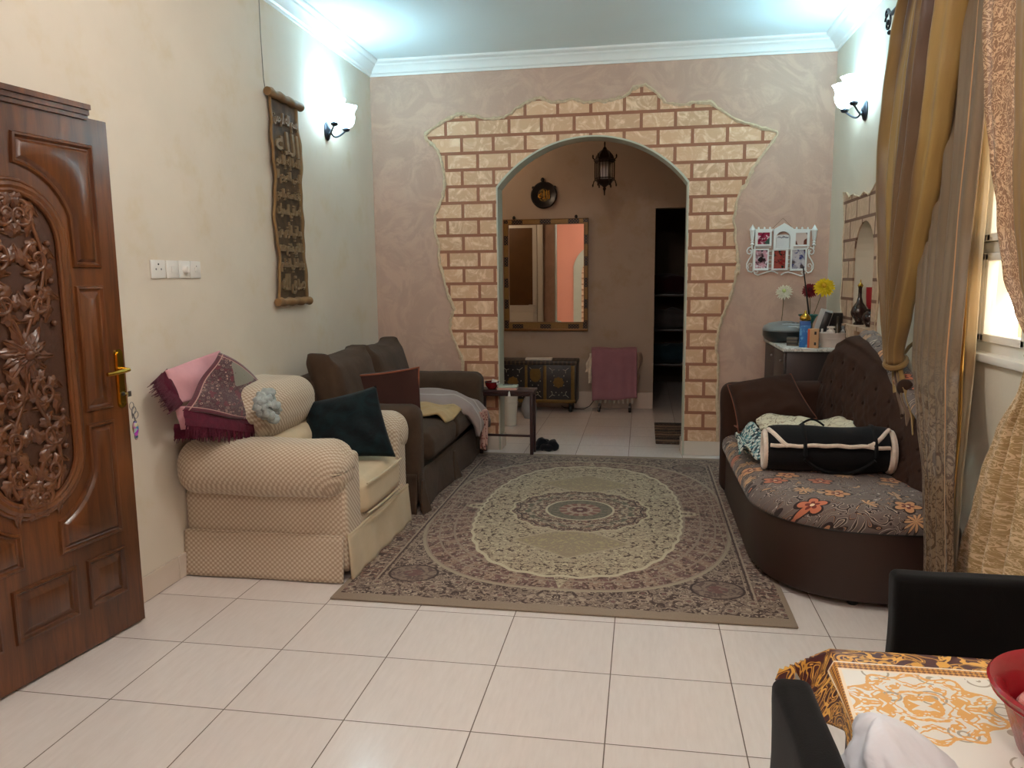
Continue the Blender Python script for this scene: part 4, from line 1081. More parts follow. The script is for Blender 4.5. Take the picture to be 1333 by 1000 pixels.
g = G(); g.grid(tc, 30, 30); o = build('scarf', g, M.m, sharp=180, solid=.008); tag(o, 'teal and white patterned scarf bunched at the left edge of the daybed', 'scarf')

# rolled black bag with fleece trim
blk = fabric('black_cloth', (17, 17, 19), var=.2, scale=5, wr=9, bs=.35, sheen=.05); flc = fabric('cream_fleece', (220, 204, 188), var=.12, scale=60, weave=160, bs=.9, sheen=.5)
t = thing('rolled_bag', (2.87, .92, .47), 'black rolled carrier bag with cream fleece edges lying across the floral seat', 'bag')
BA = Vector((2.565, .96, .590)); BBv = Vector((3.165, .92, .600)); ax_ = (BBv - BA); Lb = ax_.length; axn = ax_.normalized(); sy_ = axn.cross(Vector((0, 0, 1))).normalized()
def bagp(s, a, r=0):
    """s 0..1 along, a angle (0 = up, + towards the camera)"""
    e = 1 - .10 * (abs(2 * s - 1) ** 6); ry, rz = .122 * e + r, .112 * e + r
    ry *= 1 + .03 * sin(s * 9)
    p = BA + ax_ * s + sy_ * (sin(a) * ry) + Vector((0, 0, cos(a) * rz)); q = .006 * nz(p, 9)
    return p + Vector((0, 0, q))
g = G(); g.grid(lambda u, v: bagp(u, v * 2 * PI), 50, 44)
for s in (0, 1): g.add([bagp(s, 2 * PI * k / 44) for k in range(44)], [tuple(range(44))])
bg = build('body', g, blk, t, sharp=60)
g = G(); g.grid(lambda u, v: bagp(.02 + .96 * u, -1.6 + 2.75 * v, .012 + .004 * sin(u * 8)), 50, 26); build('flap', g, blk, bg, sharp=180, solid=.012)
g = G(); g.tube([bagp(.02 + .56 * i / 30 * 1.7, 1.18 + .02 * sin(i), .016) for i in range(31)], .0105, 8)
g.tube([bagp(-.012, 2 * PI * k / 30, -.006) for k in range(30)], .014, 8, closed=True)
g.tube([bagp(1.012, 2 * PI * k / 30, -.002) for k in range(30)], .021, 8, closed=True)
g.tube([bagp(.80 + .19 * i / 12, 1.15 - .95 * (i / 12) ** 1.5, .018) for i in range(13)], .012, 8)
g.tube([bagp(.16 - .15 * i / 12, 1.18 - .9 * (i / 12) ** 1.5, .018) for i in range(13)], .012, 8)
build('fleece_trim', g, flc, t)
g = G()
for s0 in (.30, .86):
    P = [bagp(s0, a, .022) for a in [-1.6 + 3.2 * i / 20 for i in range(21)]]; g.tube(P, .011, 6)
P = [bagp(.30 + .56 * i / 20, 1.75 + .85 * sin(PI * i / 20), .010) for i in range(21)]; g.tube(P, .010, 6)
P = [bagp(.28 + .2 * i / 20, -.1 + .0 * i, .02 + .03 * sin(PI * i / 20)) for i in range(21)]; g.tube(P, .006, 6)
build('strap', g, blk, t)

# ------------------------------------------------------------------ corner cabinet and what stands on it
cabw = wood_mat('cabinet_wood', (30, 20, 18), (38, 27, 24), (22, 15, 14), .45)
cab = thing('cabinet', (3.12, 2.84, 0), 'dark brown cabinet with a white marble top in the corner behind the daybed', 'cabinet')
g = G(); g.bbox(2.915, 3.345, 2.43, 3.295, .05, .975, .004); build('body', g, cabw, cab)
g = G(); g.bbox(2.93, 3.34, 2.46, 3.29, .0, .06, .003); build('plinth', g, blackm, cab)
for y0, y1, yk in ((2.44, 2.855, 2.80), (2.865, 3.285, 2.92)):
    g = G(); g.bbox(2.897, 2.916, y0, y1, .07, .965, .003); d_ = build('cabinet_door', g, cabw, cab)
    g = G(); g.ball((2.889, yk if y0 > 2.8 else 2.52, .90), .010, n=8); build('knob', g, steel, d_)
M = Mat('white_marble'); n = M.noise(3, 8, .65, dist=2.4); M.base(M.mix(n.band(.5, .02), (214, 216, 210), (170, 172, 168))); M.set(Roughness=.15); marble = M.m
g = G(); g.bbox(2.885, 3.355, 2.40, 3.31, .975, 1.0, .004); build('marble_top', g, marble, cab)

silver = flat('silver_plastic', (120, 126, 126), .35, 0, var=.04); charc = flat('charcoal_plastic', (34, 40, 42), .3, var=.05)
st = thing('cd_player', (3.0, 3.0, 1.0), 'grey oval cd player at the left end of the marble top', 'cd player')
c = (2.995, 3.0, 1.0)
g = G(); g.lathe([(0, .002), (.12, .002), (.152, .02), (.165, .05), (.165, .085), (0, .085)], c, 36, sq=(1, 1.15)); build('base', g, charc, st)
g = G(); g.lathe([(.165, .085), (.168, .095), (.158, .120), (.12, .142), (.05, .156), (0, .158)], c, 36, sq=(1, 1.15)); ld = build('lid', g, silver, st)
g = G(); g.bbox(2.95, 3.09, 2.86, 2.95, 1.134, 1.146, .004, M=None); g.bbox(2.99, 3.10, 2.83, 2.86, 1.112, 1.130, .004); build('display', g, flat('lcd', (178, 190, 196), .25, var=.1), ld)
g = G()
for q in range(4): g.bbox(2.965 + q * .032, 2.985 + q * .032, 2.90, 2.93, 1.145, 1.150, .003)
build('button', g, charc, ld)
g = G(); g.ball((2.93, 2.842, 1.045), .010, .006, .010, 8); build('volume_dial', g, silver, st)
def boxed(nm, x, y, z, w, d, h, rz, m, lab, cat, rx=0):
    Mx = Matrix.LocRotScale(Vector((x, y, z)), Euler((math.radians(rx), 0, math.radians(rz))), None)
    g = G(); g.bbox(-w / 2, w / 2, -d / 2, d / 2, 0, h, .002, M=Mx); o = build(nm, g, m); return tag(o, lab, cat) if lab else o
M = Mat('dark_box_print'); x, y, z = M.xyz(); M.base(M.mix(((z * 260).sin() > .2), (50, 44, 38), (92, 84, 70))); boxed('small_box', 2.985, 2.62, 1.0, .075, .05, .062, -18, M.m, 'small dark brown box lying in front of the cd player', 'box')
M = Mat('blue_box_print'); x, y, z = M.xyz(); b = M.mix(M.noise(30, 3).step(.5, .62), (36, 108, 176), (90, 160, 206)); M.base(M.mix((z > .155), b, (30, 84, 150))); boxed('perfume_box', 3.045, 2.50, 1.0, .072, .045, .185, -8, M.m, 'tall bright blue perfume box on the marble top', 'box')
t = thing('kraft_box', (3.095, 2.455, 1.0), 'small beige and orange box with two dark windows next to the blue perfume box', 'box')
Mx = PM((3.095, 2.455, 1.0), 0, 0, -14)
g = G(); g.bbox(-.036, .036, -.028, .028, 0, .135, .002, M=Mx); build('carton', g, flat('kraft', (198, 156, 112), .7), t)
g = G(); g.bbox(-.038, -.034, -.027, .027, .002, .133, .001, M=Mx); g.bbox(-.037, -.024, -.030, -.027, .002, .133, .001, M=Mx); build('orange_side', g, flat('orange', (206, 84, 44), .6), t)
g = G(); g.bbox(.006, .020, -.030, -.027, .095, .117, .002, M=Mx); g.bbox(.006, .020, -.030, -.027, .02, .042, .002, M=Mx); build('window', g, blackm, t)
t = thing('perfume_bottle', (3.05, 2.66, 1.0), 'perfume bottle with a pointed gold dome cap behind the blue box', 'bottle')
g = G(); g.lathe([(0, 0), (.03, 0), (.034, .02), (.034, .17), (.018, .185), (0, .185)], (3.075, 2.66, 1.0), 20); build('bottle', g, flat('amber', (150, 120, 74), .15), t)
g = G(); g.lathe([(0, .185), (.036, .185), (.040, .195), (.036, .21), (.022, .225), (.010, .235), (.006, .25), (0, .258)], (3.075, 2.66, 1.0), 24); build('cap', g, brass, t)
# white basket with small bottles
bk_w = flat('basket_white', (218, 206, 196), .4, var=.03)
bx, by, bz = 3.235, 2.53, 1.0
t = thing('storage_basket', (bx, by, bz), 'oval white plastic basket filled with little bottles on the marble top', 'basket')
def bas(a, r, z): return (bx + r * cos(a) * 1.0, by + r * sin(a) * .62, z)
g = G(); g.shell([(.075, 0), (.086, .03), (.100, .095), (.108, .100), (.106, .104), (.095, .098), (.080, .03), (.07, .008)], (bx, by, bz), 40, sq=(1, .66)); g.lathe([(0, .001), (.076, .001), (.076, .008), (0, .008)], (bx, by, bz), 40, sq=(1, .66)); build('tub', g, bk_w, t)
g = G(); g.tube([(bx + .100 * cos(a), by + .066 * sin(a), bz + .062) for a in [2 * PI * i / 40 for i in range(40)]], .003, 6, closed=True); build('rib', g, bk_w, t)
whp = flat('white_plastic', (230, 228, 222), .35, var=.02); clr = glassy('clear_bottle', (230, 236, 236), .05)
def bottle(x, y, r, h, m, capm, lab, ch=.02, capr=None):
    t = thing('bottle', (x, y, bz + .01), lab, 'bottle', group='small bottles in the white basket')
    g = G(); g.lathe([(0, .0), (r, .0), (r, h * .85), (r * .6, h * .93), (r * .5, h), (0, h)], (x, y, bz + .01), 16); build('body', g, m, t)
    g = G(); cr = capr or r * .55; g.lathe([(0, h), (cr, h), (cr, h + ch), (0, h + ch + .002)], (x, y, bz + .01), 14); build('cap', g, capm, t)
bottle(3.225, 2.52, .028, .125, whp, whp, 'white jar standing in the middle of the basket', .012, .028)
bottle(3.165, 2.52, .013, .10, whp, whp, 'tiny white nozzle bottle at the left end of the basket')
bottle(3.270, 2.53, .016, .16, flat('brown_glass', (74, 62, 48), .2), flat('dark_cap', (58, 50, 38), .3), 'tall brown bottle standing right of the white jar in the basket', .045)
bottle(3.305, 2.52, .019, .12, clr, silver, 'clear bottle with a silver cap at the right end of the basket', .02)
t = thing('phone_handset', (3.15, 2.66, 1.0), 'tilted grey and black upright display stand behind the basket', 'display stand')
Mx = PM((3.150, 2.66, 1.0), 0, 16, -10)
g = G(); g.bbox(-.045, .045, -.012, .012, 0, .27, .008, M=Mx); build('case', g, flat('phone_grey', (176, 174, 168), .4), t)
g = G(); g.bbox(-.012, .040, -.016, -.010, .03, .255, .003, M=Mx); build('panel', g, blackm, t)
boxed('black_box', 3.285, 2.70, 1.0, .105, .05, .235, 4, blackm, 'upright black box behind the bottles of the white basket', 'box')
# teal vase with artificial flowers
t = thing('vase', (3.16, 2.98, 1.0), 'teal glass vase on the marble top holding the artificial flowers', 'vase')
teal = Mat('teal_glass'); teal.base((60, 150, 140)); teal.set(Roughness=.08, Transmission_Weight=.6, IOR=1.45); teal = teal.m
g = G(); g.shell([(0, .004), (.035, .004), (.04, .02), (.032, .08), (.034, .14), (.062, .195), (.075, .205), (.072, .21), (.058, .198), (.030, .14), (.028, .08), (.034, .03), (0, .02)], (3.16, 2.98, 1.0), 28, ripple=.03); build('body', g, teal, t)
stem_m = flat('stem_green', (108, 100, 66), .7)
FQ = Vector((-.25, -.85, .42)).to_track_quat('Z', 'Y')
def flower(base, tip, rad, c1, c2, lab, n=24, layers=4, up=.5, droop=.25):
    t = thing('flower', base, lab, 'flower', group='artificial flowers on the cabinet')
    b, p = Vector(base), Vector(tip); m_ = b.lerp(p, .5) + Vector((.01, 0, .01))
    g = G(); g.tube([b, b.lerp(m_, .6) + Vector((.003, 0, 0)), m_, m_.lerp(p, .6), p], .0028, 6); build('stem', g, stem_m, t)
    g = G()
    for L in range(layers):
        k = n - L * 5; r = rad * (1 - .22 * L)
        for i in range(k):
            a = 2 * PI * i / k + L * .3 + random.uniform(-.08, .08); el = (-.05 + up * L * .9 + random.uniform(-.12, .12)); w = r * .36
            dr = FQ @ Vector((cos(a) * cos(el), sin(a) * cos(el), sin(el))); sd = FQ @ Vector((-sin(a), cos(a), 0)); nn_ = dr.cross(sd)
            def f(u, v): return p + dr * (r * u) + sd * (w * (v - .5) * (sin(PI * min(1, u * .8 + .15)))) + Vector((0, 0, -droop * .4 * r * u * u)) + nn_ * (-.10 * r * (1 - (2 * v - 1) ** 2))
            g.grid(f, 5, 2)
    build('petal', g, flat('petal', c1, .7, var=.12, scale=40), t, sharp=180)
    g = G(); q_ = p + FQ @ Vector((0, 0, rad * .12)); g.ball(q_, rad * .25, n=8); build('flower_centre', g, flat('centre', c2, .8), t)
flower((3.15, 2.98, 1.09), (3.245, 2.88, 1.425), .078, (232, 206, 30), (196, 150, 20), 'big yellow artificial chrysanthemum above the teal vase')
flower((3.16, 2.99, 1.09), (3.155, 2.93, 1.400), .062, (120, 20, 30), (80, 10, 18), 'dark red artificial flower left of the yellow one')
flower((2.985, 3.24, 1.0), (3.000, 3.12, 1.385), .066, (226, 222, 200), (180, 190, 120), 'white artificial daisy rising behind the cd player', n=18, layers=3)
g = G(); g.tube([(3.175, 2.93, 1.07), (3.135, 2.915, 1.32), (3.092, 2.90, 1.574)], [.0085, .006, .0045], 8); o = build('black_stick', g, blackm); tag(o, 'long thin black stick leaning up from the teal vase', 'stick')

# recess shelf and ornaments
g = G(); lp = [(2.60, 1.135), (2.60, 1.165), (2.00, 1.165), (2.00, 1.135)]; g.prism([lp], lambda y, z: (XR - .05, y, z), lambda y, z: (XR + .19, y, z)); g.box(XR - .045, XR, 2.28, 2.50, 1.03, 1.135); struct('trim_niche_shelf', g, brick_r, smooth=False)
dkv = flat('dark_ceramic', (46, 30, 26), .15, var=.4, scale=60)
t = thing('ewer', (3.385, 2.435, 1.165), 'slender dark brown bottle vase with a gold stopper in the wall recess', 'vase')
c = (3.385, 2.435, 1.165)
g = G(); g.lathe([(0, 0), (.034, 0), (.036, .008), (.024, .02), (.03, .035), (.052, .07), (.055, .09), (.045, .12), (.022, .155), (.013, .19), (.012, .25), (.015, .262), (0, .262)], c, 28); build('body', g, dkv, t)
g = G(); g.lathe([(0, .26), (.016, .262), (.019, .27), (.012, .282), (.004, .29), (.003, .31), (0, .312)], c, 16); build('stopper', g, brass, t)
t = thing('round_vase', (3.40, 2.20, 1.165), 'squat dark glossy pot at the near side of the wall recess', 'pot')
g = G(); g.lathe([(0, 0), (.03, 0), (.032, .008), (.05, .035), (.056, .06), (.046, .09), (.026, .105), (.03, .118), (0, .116)], (3.40, 2.20, 1.165), 26); build('body', g, dkv, t)
g = G(); g.tube([(3.40, 2.26 + .02 * sin(a), 1.225 + .03 * cos(a)) for a in [2 * PI * i / 14 for i in range(14)]], .006, 6, closed=True); build('ear', g, dkv, t)
g = G(); g.lathe([(0, .117), (.02, .118), (.034, .14), (.038, .20), (.039, .262), (0, .262)], (3.40, 2.20, 1.165), 24); o = build('red_candle_glass', g, flat('red_glass', (150, 18, 30), .3)); tag(o, 'tall red candle glass standing on the squat dark pot in the recess', 'candle')

# ------------------------------------------------------------------ white collage photo frame
fw = flat('frame_white', (226, 230, 226), .4, var=.02)
def FP(px, py, o=0): return (2.683 + px * .000532, YB - .004 - o, 1.989 - py * .000548)
pf = thing('photo_frame', FP(600, 480), 'ornate white collage photo frame with lamp posts on the brown wall', 'photo frame')
def rail(g, pts, r=7, o=.010, n=8, closed=False): g.tube([FP(x, y, o) for x, y in pts], r * .00054, n, closed=closed)
def fr(x0, y0, x1, y1, a0, b0, a1, b1):
    g = G(); g.prism([[(x0, y0), (x1, y0), (x1, y1), (x0, y1)], [(a0, b0), (a1, b0), (a1, b1), (a0, b1)]], lambda x, y: FP(x, y, .018), lambda x, y: FP(x, y, .0))
    return build('frame', g, fw, pf, sharp=30)
def photo(par, a0, b0, a1, b1, cols, seed):
    M = Mat('photo_print'); x, y, z = M.xyz(); v = M.comb(x + seed, 0.0, z + seed * 2); n = M.noise(14, 3, .6, vec=v, dist=.8); n2 = M.noise(30, 3, .6, vec=v)
    C = M.mix(n.step(.42, .55), cols[0], cols[1]); C = M.mix(n2.step(.53, .60), C, cols[2]); C = M.mix(M.noise(9, 1, vec=v).step(.56, .60), C, cols[3]); M.base(C); M.set(Roughness=.25)
    g = G(); g.prism([[(a0, b0), (a1, b0), (a1, b1), (a0, b1)]], lambda x, y: FP(x, y, .010), lambda x, y: FP(x, y, .004)); build('photo', g, M.m, par, smooth=False)
L = [((205, 215, 440, 445), (240, 250, 415, 420), ((112, 20, 50), (150, 40, 70), (220, 180, 190), (60, 90, 80))),
     ((760, 225, 990, 460), (790, 265, 955, 435), ((120, 66, 52), (90, 44, 36), (40, 30, 30), (210, 190, 180))),
     ((180, 485, 410, 800), (215, 505, 390, 770), ((60, 40, 46), (200, 150, 160), (220, 210, 214), (24, 20, 26))),
     ((455, 500, 690, 800), (485, 515, 655, 775), ((130, 30, 34), (150, 70, 60), (36, 40, 36), (130, 150, 50))),
     ((725, 490, 960, 810), (748, 505, 938, 780), ((150, 148, 160), (190, 186, 190), (70, 74, 120), (90, 80, 84)))]
for i, (a, b, cl) in enumerate(L): photo(fr(*a, *b), *b, cl, i * 3.7 + 1)
g = G(); arc_o = [(480 + 260 * i / 16, 500) for i in (0, 16)]
outer = [(470, 505), (470, 215), (490, 195), (620, 120), (745, 195), (760, 215), (760, 505)]
inner = [(505, 480), (505, 330)] + [(607 - 102 * cos(PI * i / 14), 330 - 92 * sin(PI * i / 14)) for i in range(1, 14)] + [(709, 330), (709, 480)]
g.prism([outer, inner], lambda x, y: FP(x, y, .022), lambda x, y: FP(x, y, 0)); ca = build('gable_frame', g, fw, pf, sharp=30)
g = G(); card = [(512, 478), (512, 300), (560, 285), (655, 285), (702, 300), (702, 478)]; g.prism([card], lambda x, y: FP(x, y, .012), lambda x, y: FP(x, y, .006)); build('card', g, flat('card_white', (214, 216, 214), .6), ca, smooth=False)
g = G()
P = [(530 + 155 * i / 60, 325 + 9 * sin(i * .9) * (1 if i % 7 else .3) - 5 * sin(i * .21)) for i in range(61)]
g.tube([FP(x, y, .0135) for x, y in P], .0012, 4); g.tube([FP(600 + 30 * i / 8, 318 - 14 * sin(i * .5), .0135) for i in range(9)], .0016, 4)
build('script', g, flat('ink', (46, 52, 84), .6), ca)
g = G()
rail(g, [(120, 208), (470, 208)], 9); rail(g, [(760, 215), (1095, 225)], 9); rail(g, [(200, 232), (470, 228)], 5); rail(g, [(760, 236), (1000, 240)], 5)
for x, y in ((250, 190), (335, 190), (415, 190), (800, 200), (880, 200), (960, 204)): h = G(); h.ball(FP(x, y, .010), .008, .005, .012, 8); build('finial', h, fw, pf)
for x0, x1, y in ((190, 440, 462), (730, 985, 478)): rail(g, [(x0, y), (x1, y + 2)], 5)
for x in (425, 440, 700, 715):
    for y in (520, 585, 650, 705, 770): rail(g, [(x - 20, y), (x + 20, y)], 6)
rail(g, [(205, 440), (205, 490)], 7); rail(g, [(975, 455), (965, 495)], 7)
build('lattice', g, fw, pf)
for X0, y0, sg in ((162, 150, 1), (1055, 170, -1)):
    g = G()
    def lp(y): return FP(X0, y, .012)
    for prof, yy in (([(0, .030), (.006, .018), (.024, -.012), (.028, -.018), (0, -.018)], y0 + 30),): g.lathe(prof, lp(yy), 6)
    g.lathe([(.022, 0), (.012, -.075), (.008, -.08), (.014, -.09), (.006, -.10), (0, -.10)], lp(y0 + 65), 6); g.tube([lp(y0 + 230), lp(y0 + 330)], .006, 8); g.lathe([(0, .02), (.016, .0), (.012, -.008), (0, -.008)], lp(y0 + 265), 8)
    build('lamp_post', g, fw, pf, sharp=30)
for sx in (1, -1):
    def q(x, y): return (x, y) if sx == 1 else (1150 - x, y + 18)
    g = G()
    rail(g, [q(*p) for p in [(150, 455), (110, 470), (88, 505), (95, 545), (125, 560), (150, 545), (152, 515), (130, 500)]], 9)
    rail(g, [q(*p) for p in [(165, 480), (168, 530), (155, 590), (120, 640), (92, 700), (92, 760), (120, 810), (165, 825), (195, 800), (190, 770)]], 10)
    rail(g, [q(*p) for p in [(120, 770), (110, 730), (130, 695), (165, 700), (165, 730), (145, 738)]], 7)
    rail(g, [q(*p) for p in [(200, 815), (215, 850), (260, 868), (320, 850), (390, 825), (450, 812), (500, 822), (555, 850)]], 10)
    rail(g, [q(*p) for p in [(215, 825), (250, 835), (262, 815), (240, 808)]], 6)
    build('scroll_work', g, fw, pf)
g = G(); rail(g, [(455, 190), (600, 48), (742, 190)], 3, .003); build('hanging_cord', g, flat('brown_cord', (110, 84, 60), .8), pf)

# ------------------------------------------------------------------ small side table by the arch
dkt = flat('dark_table', (52, 30, 30), .4, var=.15)
t = thing('side_table', (.77, 3.19, 0), 'small dark brown side table standing against the left foot of the brick arch', 'table')
g = G(); g.bbox(.525, 1.012, 3.095, 3.30, .545, .567, .004); build('tabletop', g, dkt, t)
g = G()
for a in ((.545, .995, 3.112, 3.130), (.545, .995, 3.265, 3.283)): g.bbox(a[0], a[1], a[2], a[3], .515, .545, .003)
g.bbox(.545, .56, 3.12, 3.28, .515, .545, .003); g.bbox(.978, .996, 3.12, 3.28, .515, .545, .003); build('apron', g, dkt, t)
for x in (.548, .985):
    for y in (3.118, 3.275): g = G(); g.bbox(x - .014, x + .014, y - .014, y + .014, .012 if y < 3.17 else .001, .545, .003); build('leg', g, dkt, t)
g = G(); g.bbox(.55, .985, 3.112, 3.128, .165, .185, .003); build('stretcher', g, dkt, t)
t = thing('bowl', (.635, 3.17, .567), 'small dark red bowl on the side table with a white cup in it', 'bowl')
g = G(); g.shell([(0, .003), (.032, .003), (.052, .03), (.060, .062), (.056, .062), (.048, .032), (.03, .010), (0, .010)], (.635, 3.17, .567), 28); build('body', g, flat('red_lacquer', (120, 20, 28), .25), t)
g = G(); g.tube([(.635 + .060 * cos(a), 3.17 + .060 * sin(a), .63) for a in [2 * PI * i / 28 for i in range(28)]], .003, 6, closed=True); build('rim', g, blackm, t)
t = thing('cup', (.655, 3.17, .60), 'little white cup lying inside the red bowl', 'cup')
g = G(); g.shell([(0, 0), (.028, 0), (.038, .04), (.035, .04), (.026, .006), (0, .006)], (.655, 3.17, .60), 24, M=Matrix.Rotation(.5, 4, 'Y')); build('body', g, whp, t)
t = thing('tissue_packet', (.77, 3.17, .567), 'pink and pale green packet lying on the side table beside the bowl', 'packet')
g = G(); g.bbox(.69, .86, 3.11, 3.20, .567, .583, .004, M=None); build('lower_packet', g, flat('pink_pack', (200, 150, 134), .5), t)
g = G(); g.bbox(.70, .862, 3.12, 3.21, .583, .606, .006); build('upper_packet', g, flat('mint_pack', (170, 184, 168), .4), t)
g = G(); g.bbox(.735, .82, 3.14, 3.19, .606, .609, .001); build('opening', g, flat('grey_print', (90, 96, 92), .5), t)
g = G(); g.lathe([(0, 0), (.012, 0), (.007, .03), (.004, .04), (0, .04)], (.80, 3.088, .520), 10); o = build('white_tag', g, whp); tag(o, 'tiny white tag hanging from the front edge of the side table', 'tag')

# ------------------------------------------------------------------ corridor things
t = thing('waste_bin', (.57, 4.46, 0), 'white plastic waste bin standing beyond the left foot of the arch', 'bin')
wb = flat('bin_white', (214, 210, 198), .4, var=.04)
g = G(); g.shell([(0, .003), (.062, .003), (.078, .29), (.084, .32), (.080, .325), (.075, .29), (.058, .01), (0, .01)], (.57, 4.46, 0), 32); build('bucket', g, wb, t)
g = G(); g.tube([(.57 + .081 * cos(a), 4.46 + .081 * sin(a), .245) for a in [2 * PI * i / 30 for i in range(30)]], .004, 6, closed=True); build('band', g, wb, t)
M = Mat('thin_plastic'); M.base((176, 178, 182)); M.set(Roughness=.25, Transmission_Weight=.35, Alpha=.75, IOR=1.2); M.bump(M.noise(14, 4, .6, dist=.5), .7, .01); thinp = M.m
def bagblob(c, rx, ry, h, k, top=.35):
    def f(u, v):
        a = 2 * PI * u; r = math.sin(PI * min(1, .12 + v * .88)) ** .6 * (1 - v * top) ; q = 1 + .22 * noise.noise(Vector((cos(a) * 1.6 + k, sin(a) * 1.6, v * 2.5))) + .08 * noise.noise(Vector((cos(a) * 5 + k, sin(a) * 5, v * 6)))
        return (c[0] + rx * r * q * cos(a), c[1] + ry * r * q * sin(a), c[2] + .004 + h * v * (1 + .1 * noise.noise(Vector((a, k, 1)))) if v > 0 else c[2] + .002)
    return f
t = thing('plastic_bag', (.70, 4.88, 0), 'grey see-through plastic bag on the corridor floor behind the side table', 'bag')
g = G(); g.grid(bagblob((.70, 4.88, 0), .10, .08, .26, 3), 36, 20); build('film', g, thinp, t, sharp=180)
g = G(); g.grid(bagblob((.695, 4.88, .004), .07, .05, .15, 8, .5), 30, 14); build('contents', g, flat('white_paper', (206, 204, 202), .8), t, sharp=180)
g = G(); bkc = fabric('black_knit', (14, 16, 22), wr=30)
for cx, cy, rx, ry, rz, k in ((1.05, 3.36, .062, .045, .062, 1), (1.14, 3.35, .062, .05, .048, 5), (1.09, 3.32, .075, .04, .035, 8), (1.03, 3.33, .04, .035, .03, 3)):
    b = len(g.v); g.ball((cx, cy, rz * .92), rx, ry, rz, 12)
    for i in range(b, len(g.v)):
        p = g.v[i]; q = nz(p, 22, k) * .016; g.v[i] = (p[0] + q, p[1] + q, max(.002, p[2] + q))
o = build('crumpled_socks', g, bkc, sharp=180); tag(o, 'small black crumpled bundle of cloth on the tiles beside the side table', 'cloth')

# black and gold chest
chb = flat('chest_black', (16, 17, 20), .4); gold = flat('chest_gold', (112, 88, 40), .45, .5, var=.25, scale=30)
t = thing('storage_chest', (.73, 5.40, 0), 'black chest with gold bands and medallions on castors in the corridor', 'chest')
cx0, cx1, cy0, cy1 = .28, 1.185, 5.24, 5.59
g = G(); g.bbox(cx0, cx1, cy0, cy1, .11, .54, .006); build('body', g, chb, t)
M = Mat('chest_lid'); x, y, z = M.xyz(); M.base(M.mix(((x * 130).sin() > .3), (30, 26, 24), (70, 58, 42))); M.set(Roughness=.4)
g = G(); g.bbox(cx0 - .008, cx1 + .008, cy0 - .010, cy1, .54, .585, .006); build('lid', g, M.m, t)
g = G()
for a in ((.605, .635), (.815, .85), (1.125, 1.165), (.30, .335)): g.bbox(a[0], a[1], cy0 - .006, cy0 + .002, .115, .535, .002)
g.bbox(cx0 + .01, cx1 - .01, cy0 - .008, cy0 + .002, .112, .150, .002); build('gold_band', g, gold, t)
for (x, z, kind) in ((.985, .345, 'r'), (.47, .345, 'r'), (.725, .42, 'p')):
    g = G()
    if kind == 'r':
        lp = [(x + .058 * (1 + .09 * cos(8 * a)) * cos(a), z + .058 * (1 + .09 * cos(8 * a)) * sin(a)) for a in [2 * PI * i / 48 for i in range(48)]]
    else: lp = [(x - .05, z + .075), (x + .05, z + .075), (x + .062, z + .03), (x + .058, z - .03), (x + .03, z - .065), (x, z - .075), (x - .03, z - .065), (x - .058, z - .03), (x - .062, z + .03)]
    g.prism([lp], lambda a, b: (a, cy0 - .005, b), lambda a, b: (a, cy0 + .001, b)); build('medallion', g, gold, t)
g = G(); ivory = flat('inlay', (170, 168, 150), .5)
for x0, x1 in ((.36, .58), (.66, .79), (.88, 1.10)):
    for (u, v) in ((.12, .22), (.88, .22), (.5, .12), (.5, .90), (.08, .55), (.92, .55), (.25, .42), (.75, .42), (.25, .72), (.75, .72), (.35, .2), (.65, .2)):
        g.ball((x0 + (x1 - x0) * u, cy0 - .002, .16 + .36 * v), .006, .003, .006, 5)
    for sx in (0, 1):
        for vz in (0, 1):
            xx = x0 + (x1 - x0) * sx; s1 = 1 if sx == 0 else -1; zz_ = .175 if vz == 0 else .51; s2 = 1 if vz == 0 else -1
            g.tube([(xx, cy0 - .002, zz_), (xx + s1 * .035, cy0 - .002, zz_ + s2 * .03), (xx + s1 * .035, cy0 - .002, zz_ + s2 * .06)], .003, 4)
            g.tube([(xx + s1 * .035, cy0 - .002, zz_ + s2 * .03), (xx + s1 * .065, cy0 - .002, zz_ + s2 * .02)], .003, 4)
build('inlay', g, ivory, t)
g = G()
for x in (cx0 + .05, cx1 - .05): g.tube([(x, cy0 + .0, .55), (x, cy0 + .0, .50)], .012, 8)
for x in (cx0 + .07, cx1 - .07):
    for y in (cy0 + .06, cy1 - .06):
        g = G(); g.lathe([(0, -.018), (.038, -.018), (.042, -.01), (.042, .01), (.038, .018), (0, .018)], (x, y, .043), 18, M=Matrix.Rotation(PI / 2, 4, 'Y')); g.bbox(x - .02, x + .02, y - .02, y + .02, .08, .112, .003); build('castor', g, blackm, t)
boxed('white_packet', .75, 5.37, .585, .30, .12, .022, 0, whp, 'flat white packet lying on top of the black chest', 'packet')

# oil heater, towel and white shirt
t = thing('oil_heater', (1.60, 5.42, 0), 'oil filled radiator on wheels hidden beneath the pink towel', 'heater')
for i in range(9):
    x = 1.40 + i * .05; g = G(); g.rbox(x - .012, x + .012, 5.34, 5.50, .10, .66, .011, 6, fn=lambda p, d: (p[0] * 1.0, p[1] + .004 * sin(p[2] * 30), p[2])); build('fin', g, wb, t, sharp=60)
g = G(); g.tube([(1.38, 5.42, .17), (1.82, 5.42, .17)], .022, 12); g.tube([(1.38, 5.42, .60), (1.82, 5.42, .60)], .022, 12); build('pipe', g, wb, t)
for x in (1.43, 1.775):
    g = G(); g.bbox(x - .012, x + .012, 5.32, 5.54, .05, .075, .004); build('axle', g, steel, t)
    for y in (5.335, 5.525):
        g = G(); g.lathe([(0, -.016), (.026, -.016), (.03, -.008), (.03, .008), (.026, .016), (0, .016)], (x, y, .031), 16, M=Matrix.Rotation(PI / 2, 4, 'Y')); build('wheel', g, blackm, t)
